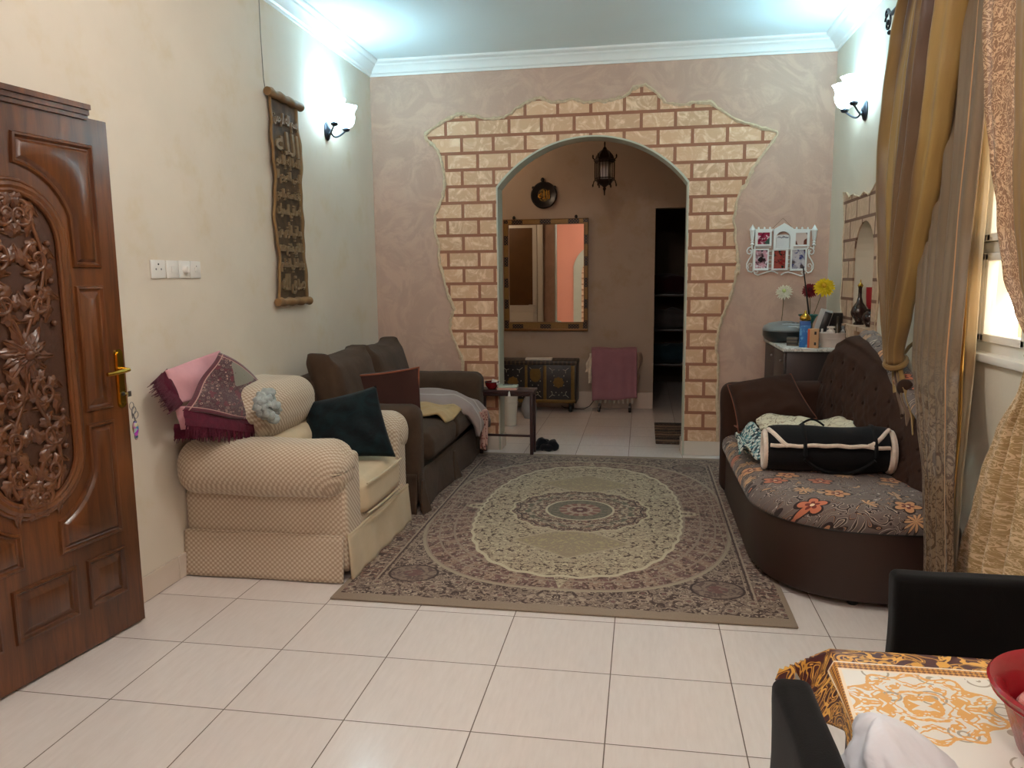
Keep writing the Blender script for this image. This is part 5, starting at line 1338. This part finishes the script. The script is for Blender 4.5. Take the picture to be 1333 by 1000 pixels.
g = G(); g.tube([(1.385, 5.42, .14), (1.32, 5.44, .05), (1.25, 5.47, .008), (1.12, 5.5, .006), (1.02, 5.56, .006), (.98, 5.6, .02)], .0045, 6); build('power_cord', g, blackm, t)
pink_t = fabric('pink_towel', (150, 106, 116), var=.1, scale=8, weave=300, bs=.5)
def tw(u, v):
    L = [(5.555, .30), (5.545, .60), (5.51, .700), (5.42, .722), (5.345, .705), (5.312, .62), (5.30, .40), (5.295, .135)]
    q = v * (len(L) - 1); i = min(int(q), len(L) - 2); s = q - i; y = L[i][0] * (1 - s) + L[i + 1][0] * s; z = L[i][1] * (1 - s) + L[i + 1][1] * s
    x = 1.345 + .50 * u + (.03 * (1 - u)) * max(0, v - .55) + .02 * (v > .6) * (v - .6) * u; fold = .008 * sin(u * 11 + 1) * max(0, v - .45) * 1.6 + .003 * sin(u * 31)
    return (x, y - fold - .004, z + (.035 * (u) * (v > .8) * (v - .8) / .2) + .006 * sin(u * 9))
g = G(); g.grid(tw, 50, 50); o = build('towel', g, pink_t, sharp=180, solid=.010); tag(o, 'dusty pink towel spread over the corridor heater', 'towel')
def shv(u, v):
    return (1.325 - .05 * v + .075 * u + .01 * sin(v * 9), 5.33 + .07 * u * .2 + .015 * sin(u * 8), .66 - .33 * v * (1 if u > .45 else .62) + .004 * sin(u * 12))
g = G(); g.grid(shv, 18, 24); o = build('white_garment', g, fabric('white_shirt', (206, 196, 180), wr=12), sharp=180, solid=.012); tag(o, 'white shirt sleeve hanging beside the pink towel, left side', 'garment')
g = G(); g.grid(lambda u, v: (1.85 + .02 * sin(v * 6) + .035 * u, 5.40 + .08 * u, .67 - .40 * v * (1 - .3 * u)), 10, 20); o = build('white_garment', g, fabric('beige_shirt', (176, 150, 130), wr=12), sharp=180, solid=.010); tag(o, 'beige cloth edge hanging at the right side of the pink towel', 'garment')

# mirror
M = Mat('mirror_silver'); M.base((236, 232, 226)); M.set(Metallic=1, Roughness=.015); mirror_m = M.m
t = thing('wall_mirror', (.80, YC, .905), 'tall rectangular mirror in a dark gold frame on the corridor wall', 'mirror')
M = Mat('mirror_frame'); x, y, z = M.xyz(); a = M.mix(M.noise(60, 3), (110, 84, 42), (150, 118, 62)); k_ = (((x * 19.4).cos() > .35) * ((z - .63).abs() > .56)).max(((z * 26.0).sin() > .2) * (x.abs() > .43)); dots = ((x * 200).sin() * (z * 200).sin() > -.55)
M.base(M.mix(k_ * dots, a, (22, 20, 26))); M.set(Roughness=.4, Metallic=.3)
g = G(); g.prism([[(.315, .905), (1.288, .905), (1.288, 2.168), (.315, 2.168)], [(.378, 1.0), (1.238, 1.0), (1.238, 2.105), (.378, 2.105)]], lambda x, z: (x, YC - .035, z), lambda x, z: (x, YC, z)); build('frame', g, M.m, t, smooth=False)
g = G()
for rr in ((.320, 1.283, .910, 2.163), (.372, 1.244, .994, 2.111)): 
    x0, x1, z0, z1 = rr; g.tube([(x0, YC - .036, z0), (x1, YC - .036, z0), (x1, YC - .036, z1), (x0, YC - .036, z1)], .005, 6, closed=True)
g.bbox(.315, 1.288, YC - .045, YC, .895, .925, .004); build('frame_bead', g, flat('old_gold', (120, 86, 46), .4, .5), t)
g = G(); g.box(.37, 1.246, YC - .022, YC - .018, .99, 2.115); build('glass', g, mirror_m, t, smooth=False)
for x in (.44, 1.15):
    g = G(); g.ball((x, YC - .03, 2.185), .018, .012, .022, 8); build('hook', g, blackm, t)
# round plaque
t = thing('round_plaque', (.785, YC, 2.29), 'round black and gold calligraphy plaque above the mirror', 'wall plaque')
R90 = Matrix.Rotation(PI / 2, 4, 'X')
c = (.785, YC, 2.432)
g = G(); g.lathe([(.10, 0), (.148, 0), (.150, .02), (.138, .036), (.115, .030), (.100, .018)], c, 48, M=R90); build('ring', g, flat('plaque_black', (22, 18, 20), .35), t)
M = Mat('plaque_gold'); n = M.noise(18, 3, .6, dist=1.5); M.base(M.mix(n.step(.46, .56), (120, 98, 48), (62, 48, 26))); M.set(Roughness=.35, Metallic=.5)
g = G(); g.lathe([(0, .022), (.06, .020), (.10, .012), (.104, 0), (0, 0)], c, 40, M=R90); dk = build('disc', g, M.m, t)
g = G(); text_geo(g, shape('الله'), lambda x, z, d: (.785 + x, YC - .020 - d, 2.435 + z), .13, .10, .008, .01); build('calligraphy', g, brass, dk)
g = G(); g.ball((.77, YC - .02, 2.60), .022, .014, .026, 8)
for a in (35, 145): g.ball((.785 + .150 * cos(math.radians(a)), YC - .02, 2.432 + .150 * sin(math.radians(a))), .016, .012, .016, 8)
build('knob', g, blackm, t)

# hanging moorish lantern
lm = flat('lantern_bronze', (50, 36, 26), .45, .7, var=.3, scale=30)
LX, LY = 1.525, 4.4
t = thing('hanging_lantern', (LX, LY, 2.285), 'dark bronze oriental lantern hanging on a chain in the arch', 'lantern')
g = G(); z = 2.79; k = 0
while z < CH - .03:
    g.tube([(LX + (.010 * cos(a) if k % 2 else 0), LY + (0 if k % 2 else .010 * cos(a)), z + .017 * sin(a)) for a in [2 * PI * i / 10 for i in range(10)]], .0028, 5, closed=True); z += .027; k += 1
g.lathe([(0, 0), (.05, 0), (.045, -.015), (.01, -.03), (0, -.03)], (LX, LY, CH - .02), 16); build('chain', g, lm, t)
g = G(); g.lathe([(0, .505), (.008, .50), (.006, .46), (.016, .45), (.022, .435), (.05, .415), (.082, .375), (.092, .345), (.105, .335), (.105, .325), (0, .325)], (LX, LY, 2.285), 6, ); build('dome', g, lm, t, sharp=30)
g = G()
for i in range(6):
    a = 2 * PI * (i + .0) / 6; x, y = LX + .092 * cos(a), LY + .092 * sin(a)
    g.tube([(x, y, 2.285 + .33), (x, y, 2.285 + .14)], .006, 6); g.ball((LX + .112 * cos(a), LY + .112 * sin(a), 2.655), .008, .008, .02, 6); g.tube([(x, y, 2.625), (LX + .112 * cos(a), LY + .112 * sin(a), 2.64)], .006, 5)
    g.tube([(LX + .100 * cos(a), LY + .100 * sin(a), 2.43), (LX + .112 * cos(a), LY + .112 * sin(a), 2.385)], .006, 5); g.ball((LX + .112 * cos(a), LY + .112 * sin(a), 2.385), .008, .008, .016, 6)
    b = 2 * PI * (i + 1) / 6; x2, y2 = LX + .092 * cos(b), LY + .092 * sin(b)
    for q in (1 / 3, 2 / 3):
        xx, yy = x * (1 - q) + x2 * q, y * (1 - q) + y2 * q; g.tube([(xx, yy, 2.61), (xx, yy, 2.44)], .003, 5)
    for zz in (2.60, 2.45, 2.43): g.tube([(x, y, zz), (x2, y2, zz)], .005, 5)
build('cage', g, lm, t)
g = G(); g.lathe([(0, 0), (.006, .01), (.008, .05), (.018, .065), (.012, .08), (.03, .095), (.065, .115), (.082, .14), (.095, .148), (0, .148)], (LX, LY, 2.285), 12); build('bowl', g, lm, t)
g = G(); g.lathe([(.070, 0), (.070, .16), (.0, .165)], (LX, LY, 2.445), 6); gl = Mat('lantern_glass'); gl.base((150, 136, 110)); gl.set(Roughness=.3, Transmission_Weight=.8, Alpha=.5); build('glass', g, gl.m, t)
# striped mat
M = Mat('striped_mat'); x, y, z = M.xyz(); w_ = y * 46 + M.noise(10, 3) * 2.4; C = M.mix((w_.sin() > .3), (62, 44, 34), (120, 96, 74)); C = M.mix(((w_ * .37).sin() > .6), C, (34, 26, 24)); C = M.mix(M.noise(80, 2).step(.55, .7) * .5, C, (160, 134, 106)); M.base(C); M.set(Roughness=.95); M.bump(w_.sin(), .8, .01)
g = G(); g.rbox(2.035, 2.72, 3.72, 4.70, .001, .018, .008, 14); o = build('door_mat', g, M.m, sharp=180); tag(o, 'brown striped mat lying on the tiles inside the dark doorway side of the corridor', 'mat')
# dark room: shelf unit with laundry
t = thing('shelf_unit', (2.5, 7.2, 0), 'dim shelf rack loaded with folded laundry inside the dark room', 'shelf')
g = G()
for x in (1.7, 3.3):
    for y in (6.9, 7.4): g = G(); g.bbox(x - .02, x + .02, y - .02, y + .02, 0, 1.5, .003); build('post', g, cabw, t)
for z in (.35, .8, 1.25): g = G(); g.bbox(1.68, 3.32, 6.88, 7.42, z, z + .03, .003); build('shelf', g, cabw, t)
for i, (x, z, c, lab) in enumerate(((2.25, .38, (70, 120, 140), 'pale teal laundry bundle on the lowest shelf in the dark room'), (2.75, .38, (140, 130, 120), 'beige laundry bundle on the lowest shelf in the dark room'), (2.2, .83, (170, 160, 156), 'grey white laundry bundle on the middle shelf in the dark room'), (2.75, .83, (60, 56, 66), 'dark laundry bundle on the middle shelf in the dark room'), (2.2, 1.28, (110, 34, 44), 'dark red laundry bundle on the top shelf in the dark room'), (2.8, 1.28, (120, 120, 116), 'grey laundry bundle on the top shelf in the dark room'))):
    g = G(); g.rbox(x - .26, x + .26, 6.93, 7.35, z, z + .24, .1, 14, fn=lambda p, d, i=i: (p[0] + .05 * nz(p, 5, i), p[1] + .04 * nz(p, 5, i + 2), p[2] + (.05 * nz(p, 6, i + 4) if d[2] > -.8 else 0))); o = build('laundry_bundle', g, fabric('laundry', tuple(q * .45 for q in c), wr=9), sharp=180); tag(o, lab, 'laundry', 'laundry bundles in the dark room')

# ------------------------------------------------------------------ curtains
def interp(rows, z):
    """rows sorted from top to bottom: (z, a, b, ...)"""
    if z >= rows[0][0]: return rows[0][1:]
    for p, q in zip(rows, rows[1:]):
        if z >= q[0]:
            t = (p[0] - z) / (p[0] - q[0]); t = t * t * (3 - 2 * t) * .5 + t * .5; return tuple(a + (b - a) * t for a, b in zip(p[1:], q[1:]))
    return rows[-1][1:]
def drape(name, rows, mat, parent, Xb, folds, amp, k=0, nu=120, nv=70, solid=.003, zig=1.0):
    z1, z0 = rows[0][0], rows[-1][0]
    def f(u, v):
        z = z1 + (z0 - z1) * v; R_ = interp(rows, z); y0, y1 = R_[:2]; X0 = R_[2] if len(R_) > 2 else Xb; wdt = abs(y1 - y0)
        am = amp * (.55 + .45 * min(1, wdt / .7)); ph = u * folds * 2 * PI + k + .8 * noise.noise(Vector((u * 3, v * 1.5, k)))
        x = X0 + am * sin(ph) + am * .35 * sin(ph * 2.3 + k) + .012 * noise.noise(Vector((u * 9, v * 4, k + 3)))
        y = y0 + (y1 - y0) * (u + .25 / folds * sin(ph + 1.3) * zig * .35)
        return (x, y, z)
    g = G(); g.grid(f, nu, nv); return build(name, g, mat, parent, sharp=180, solid=solid)
def curtain_mat(name, c1, c2, transl=.25, satin=.4, pat=None, border=None, trim=None, shot_fold=None):
    M = Mat(name); u, v, _ = M.xyz('UV'); st = M.noise(1, 4, .6, vec=M.comb(u * 60, v * 5, 0)); C = M.mix(st, c1, c2)
    if shot_fold: C = M.mix(M.noise(1, 2, .5, vec=M.comb(u * 9, v * .7, 3)).step(.46, .58) * (v * -.55 + 1.0).clamp(), C, shot_fold)  # brown streaks of shot weave, with fold shade painted in for contrast
    if pat:
        vec = M.comb(u * 3.4, v * 9, 0); n = M.noise(4.2, 3, .5, vec=vec, dist=2.8); m = n.band(.5, .035).max(M.voro(3, vec=vec).band(.35, .05)); C = M.mix(m * v.step(pat[1], pat[1] + .2), C, pat[0])
    if border:
        n = M.noise(1, 2, .45, vec=M.comb(u * 52, v * 34, 0), dist=3.0); m2 = n.band(.5, .045); bc_ = M.mix(m2, border[1], border[2]); C = M.mix(u < border[0], C, bc_)
    if trim: C = M.mix(u.band(trim[0], .008), C, trim[1])
    M.base(C); M.set(Roughness=.42, Sheen_Weight=.25, Specular_IOR_Level=.35)
    M.bump(st + M.noise(260, 2) * .3, .15, .003)
    tr = M.nt.nodes.new('ShaderNodeBsdfTranslucent'); M.link(C, tr.inputs['Color'])
    mx = M.nt.nodes.new('ShaderNodeMixShader'); mx.inputs[0].default_value = transl; M.link(M.p.outputs[0], mx.inputs[1]); M.link(tr.outputs[0], mx.inputs[2]); M.link(mx.outputs[0], M.out.inputs['Surface'])
    return M.m
gold_c = curtain_mat('gold_satin', (134, 104, 54), (170, 136, 76), .10, shot_fold=(84, 58, 48))
taupe_c = curtain_mat('taupe_organza', (120, 98, 74), (146, 122, 94), .30, pat=((84, 60, 36), .55), trim=(.86, (222, 168, 112)))
yellow_c = curtain_mat('yellow_lining', (214, 172, 84), (226, 188, 104), .45)
white_c = curtain_mat('white_lining', (222, 208, 180), (236, 224, 200), .5)
right_c = curtain_mat('sequin_bordered', (132, 100, 58), (160, 124, 74), .22, border=(.17, (146, 106, 74), (214, 178, 138)))
tail_c = curtain_mat('damask_tail', (178, 142, 92), (198, 166, 116), .25, pat=((236, 210, 170), -.3), border=(.06, (206, 160, 110), (236, 206, 170)))
CX = XR - .13
rod = thing('curtain_rod', (CX, 1.4, 2.9), 'black iron curtain rod with a curled finial near the ceiling', 'curtain rod')
g = G(); g.tube([(CX, 1.50, 2.93), (CX, -1.4, 2.93)], .013, 12); build('pole', g, iron, rod)
g = G()
def spiral(cy, cz, r, turns, a0, fl=1, n=26): return [(CX, cy + r * (1 - .85 * i / n) * cos(a0 + fl * turns * 2 * PI * i / n), cz + r * (1 - .85 * i / n) * sin(a0 + fl * turns * 2 * PI * i / n)) for i in range(n + 1)]
g.tube(spiral(1.57, 2.90, .062, 1.3, .4), .006, 7); g.tube(spiral(1.60, 2.955, .03, 1.1, PI, -1), .006, 7); g.tube([(CX, 1.50, 2.93), (CX, 1.54, 2.945), (CX, 1.58, 2.975)], .008, 8); g.ball((CX, 1.535, 2.84), .013, n=8); g.ball((CX, 1.57, 2.90), .012, n=8); build('finial', g, iron, rod)
g = G(); g.tube([(CX, 1.40, 2.93), (CX + .04, 1.40, 2.95), (XR, 1.40, 2.95)], .009, 8); g.lathe([(0, 0), (.03, 0), (.03, .008), (0, .008)], (XR - .008, 1.40, 2.95), 16, M=Matrix.Rotation(PI / 2, 4, 'Y')); build('bracket', g, iron, rod)

cl_ = thing('curtain', (CX, .85, .02), 'left gold and taupe curtain tied back over the end of the daybed', 'curtain')
ZT_ = 2.95
drape('drape', [(ZT_, 1.15, .52), (2.86, 1.25, .54), (2.75, 1.32, .56), (2.47, 1.41, .62), (2.19, 1.46, .68), (1.95, 1.43, .76), (1.6, 1.35, .90), (1.3, 1.26, 1.02), (1.1, 1.19, 1.10), (1.03, 1.16, 1.10)], gold_c, cl_, CX, 5.0, .058, 1)
drape('drape_tail', [(1.03, 1.15, 1.10), (.98, 1.17, 1.05), (.9, 1.14, .93), (.80, 1.06, .82), (.62, .95, .74), (.3, .9, .7), (.05, .9, .7)], gold_c, cl_, CX + .02, 3, .02, 4, 50, 40)
g = G(); g.tube([(CX + .05 * cos(a) + .01, 1.13 + .045 * sin(a), 1.045 + .03 * sin(a + .6)) for a in [2 * PI * i / 20 for i in range(20)]], .016, 8, closed=True); g.tube([(CX + .03, 1.15, 1.05), (XR - .03, 1.22, 1.12), (XR, 1.24, 1.14)], .01, 6); build('tie_back', g, gold_c, cl_)
drape('sheer_panel', [(ZT_, 1.05, .33, 3.29), (2.6, 1.05, .35, 3.29), (2.2, 1.02, .38, 3.29), (1.7, .98, .40, 3.28), (1.1, .82, .26, 3.22), (.84, .50, .07, 3.155), (.65, .28, -.03, 3.12), (.3, .20, -.08, 3.12), (.02, .17, -.10, 3.12)], taupe_c, cl_, CX, 5, .015, 2)
drape('yellow_lining', [(ZT_, .46, .30, 3.322), (2.5, .48, .36, 3.322), (2.2, .55, .41, 3.322), (1.7, .56, .46, 3.318), (1.1, .48, .33, 3.27), (.84, .28, .14, 3.21), (.65, .14, .045, 3.17), (.02, .06, -.02, 3.16)], yellow_c, cl_, CX, 1.2, .005, 3, 30, 40)
drape('white_lining', [(ZT_, .50, .34, 3.342), (2.5, .50, .38, 3.342), (2.2, .55, .40, 3.342), (1.7, .56, .41, 3.342), (1.1, .50, .33, 3.31), (.84, .30, .19, 3.25), (.65, .2, .10, 3.21), (.02, .12, .06, 3.20)], white_c, cl_, CX, 1.2, .003, 5, 30, 40)

cr_ = thing('curtain', (CX, -.4, .02), 'right curtain with a glittering patterned edge pulled aside at the window', 'curtain')
drape('drape', [(ZT_, .26, -1.15), (2.5, .235, -1.1), (2.2, .175, -1.02), (1.95, .10, -.95), (1.7, .01, -.86), (1.5, -.10, -.76), (1.38, -.22, -.66), (1.28, -.33, -.56), (1.22, -.36, -.52)], right_c, cr_, CX, 7, .030, 6, 140, 70)
drape('drape_tail', [(1.22, -.36, -.52), (1.12, -.31, -.60), (.93, -.15, -.72), (.75, -.06, -.80), (.6, .0, -.84), (.43, .09, -.88), (.02, .18, -.95)], tail_c, cr_, CX - .01, 5, .028, 8, 100, 50)
g = G(); g.tube([(CX + .05 * cos(a) + .01, -.44 + .085 * sin(a), 1.235 + .02 * sin(a + .6)) for a in [2 * PI * i / 20 for i in range(20)]], .018, 8, closed=True); build('tie_back', g, gold_c, cr_)

# ------------------------------------------------------------------ dining table corner
TX0, TX1, TY0, TY1, TZ = 2.292, 3.10, -3.10, -1.672, .757
tb = thing('dining_table', (2.7, -2.4, 0), 'dining table under the printed cloth in the lower right corner', 'table')
g = G(); g.bbox(TX0 + .004, TX1, TY0, TY1 - .004, TZ - .035, TZ - .003, .006); build('tabletop', g, dkt, tb)
for x in (TX0 + .06, TX1 - .06):
    for y in (TY0 + .06, TY1 - .06): g = G(); g.bbox(x - .03, x + .03, y - .03, y + .03, .001, TZ - .036, .005); build('leg', g, dkt, tb)
def cloth_mat():
    M = Mat('printed_tablecloth'); u, v, _ = M.xyz('UV')
    # UV are metres: u from the left hem, v from the far hem
    x, y = u * 1.2, v * 1.6
    ex = x - .13 + .082; ey = y - .10                                   # metres inside the table edge
    m_ = ex.min(ey)
    vec = M.comb(x, y, 0)
    bn = M.noise(13, 1, .3, vec=vec, dist=2.8); br = M.mix(bn.band(.52, .035), (78, 40, 42), (226, 172, 84)); br = M.mix(bn.band(.42, .02), br, (206, 150, 66)); bv = M.voro(15, vec=vec, rnd=.5); br = M.mix(bv.band(.24, .035).max(bv < .10), br, (222, 164, 70))
    brd = M.mix((((x - y) * 330).sin() * ((x + y) * 330).sin() > 0), (210, 150, 70), (126, 76, 40))
    cream_ = M.col((232, 228, 218)); vs_ = M.voro(11, vec=vec, rnd=.35); curl = M.mix((vs_.band(.28, .02)).max(vs_.band(.15, .016)) * (M.noise(24, 2, vec=vec) > .44), cream_, (172, 162, 144))
    cx, cy = ex - .082 - .130, ey - .205; r = ((cx * cx) * .8 + (cy * cy) * 1.0).sqrt(); th = cy.atan2(cx); edge = r + (th * 10).cos() * .010
    o1 = M.noise(22, 1, .4, vec=M.comb(cx.abs(), cy.abs(), 0), dist=3.0); orn = (o1.band(.5, .07)) * (edge < .112); orn = orn.max(edge.band(.108, .003)).max((edge < .03) * (o1 > .45))
    inner = M.mix(orn, curl, (228, 172, 96))
    C = M.mix(m_ < .088, inner, brd); C = M.mix(m_.band(.088, .003), C, (240, 222, 196)); C = M.mix(m_.band(.060, .003), C, (240, 222, 196)); C = M.mix(m_ < .058, C, br)
    M.base(C); M.set(Roughness=.35, Specular_IOR_Level=.4); M.bump(M.noise(300, 2), .08, .002); return M.m
def fold_cloth(u, v):
    x, y = u * 1.2 - .13, v * 1.6 - .10                          # distance inside the left / far edges
    x = x * (1 - .78 * min(1, max(0, (y - .06) / .20))) if x < 0 else x
    wx = TX0 + max(0, x); wy = TY1 - max(0, y); z = TZ
    dx, dy = max(0, -x), max(0, -y)
    if dx or dy:
        d = max(dx, dy) ; z -= d * .93; wx -= dx * .35 + .006 * sin(y * 22) * dx / .13 * 2; wy += dy * .22
        if dx and dy: wx -= min(dx, dy) * .55; wy += min(dx, dy) * .55
    wx -= .09 * max(0, y)
    return (wx, wy, z + .0015 * noise.noise(Vector((x * 9, y * 9, 1))))
g = G(); g.grid(fold_cloth, 120, 150); o = build('tablecloth', g, cloth_mat(), sharp=180, solid=.002); tag(o, 'cream tablecloth with orange ornament and a brown and gold border', 'tablecloth')
M = Mat('clear_vinyl'); M.base((176, 174, 170)); M.set(Roughness=.3, Transmission_Weight=.3, Alpha=.8, IOR=1.3); M.bump(M.noise(8, 3), .4, .01)
g = G(); g.grid(lambda u, v: (2.236 - .01 * v + .006 * sin(u * 6), -1.63 - .29 * u, .675 - .13 * v), 20, 14); o = build('vinyl_sheet', g, M.m, sharp=180, solid=.002); tag(o, 'clear vinyl sheet hanging down under the tablecloth edge', 'table cover')

# red bowl with a translucent pink lid inside
redp = flat('red_plastic', (150, 22, 34), .22, var=.08)
t = thing('red_bowl', (2.60, -2.0, TZ), 'glossy red plastic bowl at the right edge of the printed tablecloth', 'bowl')
Rt = Matrix.Rotation(math.radians(0), 4, 'X')
c = (2.595, -2.025, TZ + .004)
g = G(); g.shell([(0, .001), (.085, .001), (.10, .012), (.128, .10), (.134, .112), (.140, .113), (.141, .105), (.136, .10), (.146, .118), (.142, .122), (.132, .117), (.120, .10), (.094, .018), (0, .010)], c, 56); build('body', g, redp, t)
M = Mat('frosted_pink'); n = M.noise(60, 4, .7); M.base(M.mix(n.step(.4, .6), (176, 84, 84), (214, 160, 156))); M.set(Roughness=.5)
g = G(); g.lathe([(0, .050), (.06, .052), (.095, .060), (.104, .072), (.100, .078), (.09, .070), (.05, .062), (0, .060)], c, 40); o = build('frosted_lid', g, M.m); tag(o, 'frosted pinkish lid lying inside the red bowl', 'lid')
# white plastic bag on the near edge
M = Mat('white_bag'); M.base((226, 228, 236)); M.set(Roughness=.4, Transmission_Weight=.1); M.bump(M.noise(9, 4, .6, dist=.6), .6, .01)
def wbag(u, v):
    a = 2 * PI * u; k = 4.0; r = (1 - v) ** .55 * (1 + .16 * sin(3 * a + 1) * v + .05 * sin(7 * a))
    q = 1 + .22 * noise.noise(Vector((cos(a) * 1.5 + k, sin(a) * 1.5, v * 2))) + .13 * abs(noise.noise(Vector((cos(a) * 4, sin(a) * 4, v * 4)))) + .05 * noise.noise(Vector((cos(a) * 9, sin(a) * 9, v * 9)))
    return (2.300 + .085 * r * q * cos(a) - .03 * v, -2.120 + .10 * r * q * sin(a) + .045 * v, TZ + .004 + .085 * v)
g = G(); g.grid(wbag, 60, 30); o = build('plastic_bag', g, M.m, sharp=180); tag(o, 'crumpled white plastic bag on the near corner of the dining table', 'bag')

# chairs under black covers
cover = fabric('black_velvet', (8, 7, 8), var=.25, scale=5, wr=6, bs=.3, sheen=.04)
def cover_chair(loc, rz, lab, H=.845, w=.50):
    """covered chair, local: back along x at y=0, seat towards -y"""
    t = thing('dining_chair', loc, lab, 'chair', rz, 'chairs in black covers at the dining table')
    Mx = Matrix.LocRotScale(Vector(loc), Euler((0, 0, rz)), None)
    def fn(k):
        return lambda p, d: (p[0] + .004 * nz(p, 8, k), p[1] + .005 * nz(p, 7, k) + .02 * (1 - p[2] / H), p[2] + .004 * nz(p, 9, k))
    g = G(); g.rbox(-w / 2, w / 2, -.03, .03, .44, H, .018, 16, fn=fn(1), M=Mx); build('back_cover', g, cover, t, sharp=180)
    g = G(); g.rbox(-w / 2 + .01, w / 2 - .01, -.45, -.02, .40, .47, .03, 12, fn=fn(2), M=Mx); build('seat_cover', g, cover, t, sharp=180)
    g = G()
    loop = [(-w / 2 + .005, .05), (w / 2 - .005, .05), (w / 2 - .005, -.455), (-w / 2 + .005, -.455)]
    def sk(u, v):
        q = u * 4; i = min(3, int(q)); s = q - i; a, b = loop[i], loop[(i + 1) % 4]; x = a[0] + (b[0] - a[0]) * s; y = a[1] + (b[1] - a[1]) * s; e = 1 + (.05 + .02 * sin(u * 60)) * v
        return Mx @ Vector((x * e, (y + .2) * e - .2, .46 - .40 * v))
    g.grid(sk, 120, 10); build('skirt', g, cover, t, sharp=180, solid=.004)
    for x in (-w / 2 + .04, w / 2 - .04):
        for y in (.02, -.42): g = G(); g.add([Mx @ Vector((x + a, y + b, z)) for a in (-.018, .018) for b in (-.018, .018) for z in (.001, .42)], [(0, 1, 3, 2), (4, 6, 7, 5), (0, 4, 5, 1), (2, 3, 7, 6), (0, 2, 6, 4), (1, 5, 7, 3)]); build('leg', g, dkt, t)
cover_chair((2.745, -1.43, 0), 0, 'black covered chair at the far side of the dining table, below the curtain', H=.835, w=.53)
cover_chair((2.150, -2.255, 0), math.radians(90), 'black covered chair at the left side of the dining table, seen edge on', H=.875, w=.46)

# ------------------------------------------------------------------ camera
f_px, yaw, pitch, roll = 1001.4533, -.1688, .1380, -.0102
cyw, syw, cp, sp = cos(yaw), sin(yaw), cos(pitch), sin(pitch)
F_ = Vector((syw * cp, cyw * cp, -sp)); R0 = Vector((cyw, -syw, 0)); U0 = R0.cross(F_)
Rr = R0 * cos(roll) + U0 * sin(roll); Ur = -R0 * sin(roll) + U0 * cos(roll)
cam = bpy.data.cameras.new('camera'); cam.sensor_width = 36; cam.lens = f_px / 1333 * 36; cam.clip_start = .02
co = bpy.data.objects.new('camera', cam); COL.objects.link(co)
Mc = Matrix((Rr, Ur, -F_)).transposed().to_4x4(); Mc.translation = Vector((1.9046, -3.248, 1.5164)); co.matrix_world = Mc
SC.camera = co

# ------------------------------------------------------------------ light
wld = bpy.data.worlds.new('sky'); SC.world = wld; wld.use_nodes = True
bgn = wld.node_tree.nodes['Background']; bgn.inputs[0].default_value = (1.0, .93, .82, 1); bgn.inputs[1].default_value = 6.0
sun = bpy.data.lights.new('sun', 'SUN'); sun.energy = 9; sun.color = (1, .86, .62); sun.angle = .02
so_ = bpy.data.objects.new('sun', sun); COL.objects.link(so_); so_.rotation_euler = (math.radians(38), 0, math.radians(35))
so_.rotation_euler = Vector((-.28, .9, -.38)).to_track_quat('-Z', 'Y').to_euler()
# daylight entering by the window
al = bpy.data.lights.new('window_portal', 'AREA'); al.shape = 'RECTANGLE'; al.size = 1.35; al.size_y = 1.65; al.cycles.is_portal = True
ao = bpy.data.objects.new('window_portal', al); COL.objects.link(ao); ao.location = (XR + .19, -.2, 1.86); ao.rotation_euler = (0, math.radians(90), 0)
# unseen globe lamps: one behind the viewer; mid-room and corridor ones added as fill
def pendant(x, y, z, r, st, lab, colr=(255, 245, 237)):
    t = thing('unseen_pendant_lamp', (x, y, z - r), lab, 'lamp')
    g = G(); g.tube([(x, y, z + r + .02), (x, y, CH - .025)], .005, 6); g.lathe([(0, 0), (.06, 0), (.05, -.03), (0, -.03)], (x, y, CH - .02), 20); g.lathe([(0, .03), (.04, .03), (.05, 0), (.0, 0)], (x, y, z + r - .005), 20); build('cord', g, iron, t)
    g = G(); g.ball((x, y, z), r, n=16); build('globe', g, emit('globe_glass', colr, st), t)
pendant(1.8, -3.2, 2.75, .13, 72, 'white hanging globe lamp behind the viewer')
pendant(1.4, -.55, 3.08, .12, 120, 'unseen white fill globe added near the middle of the living room ceiling')
pendant(-.3, 4.6, 3.0, .09, 60, 'unseen dim small fill globe added at the left end of the corridor', (255, 224, 190))

SC.view_settings.view_transform = 'Standard'; SC.view_settings.look = 'None'; SC.view_settings.gamma = 1; SC.view_settings.use_curve_mapping = False
SC.view_settings.exposure = 0.12
SC.cycles.use_denoising = True
SC.cycles.max_bounces = 8
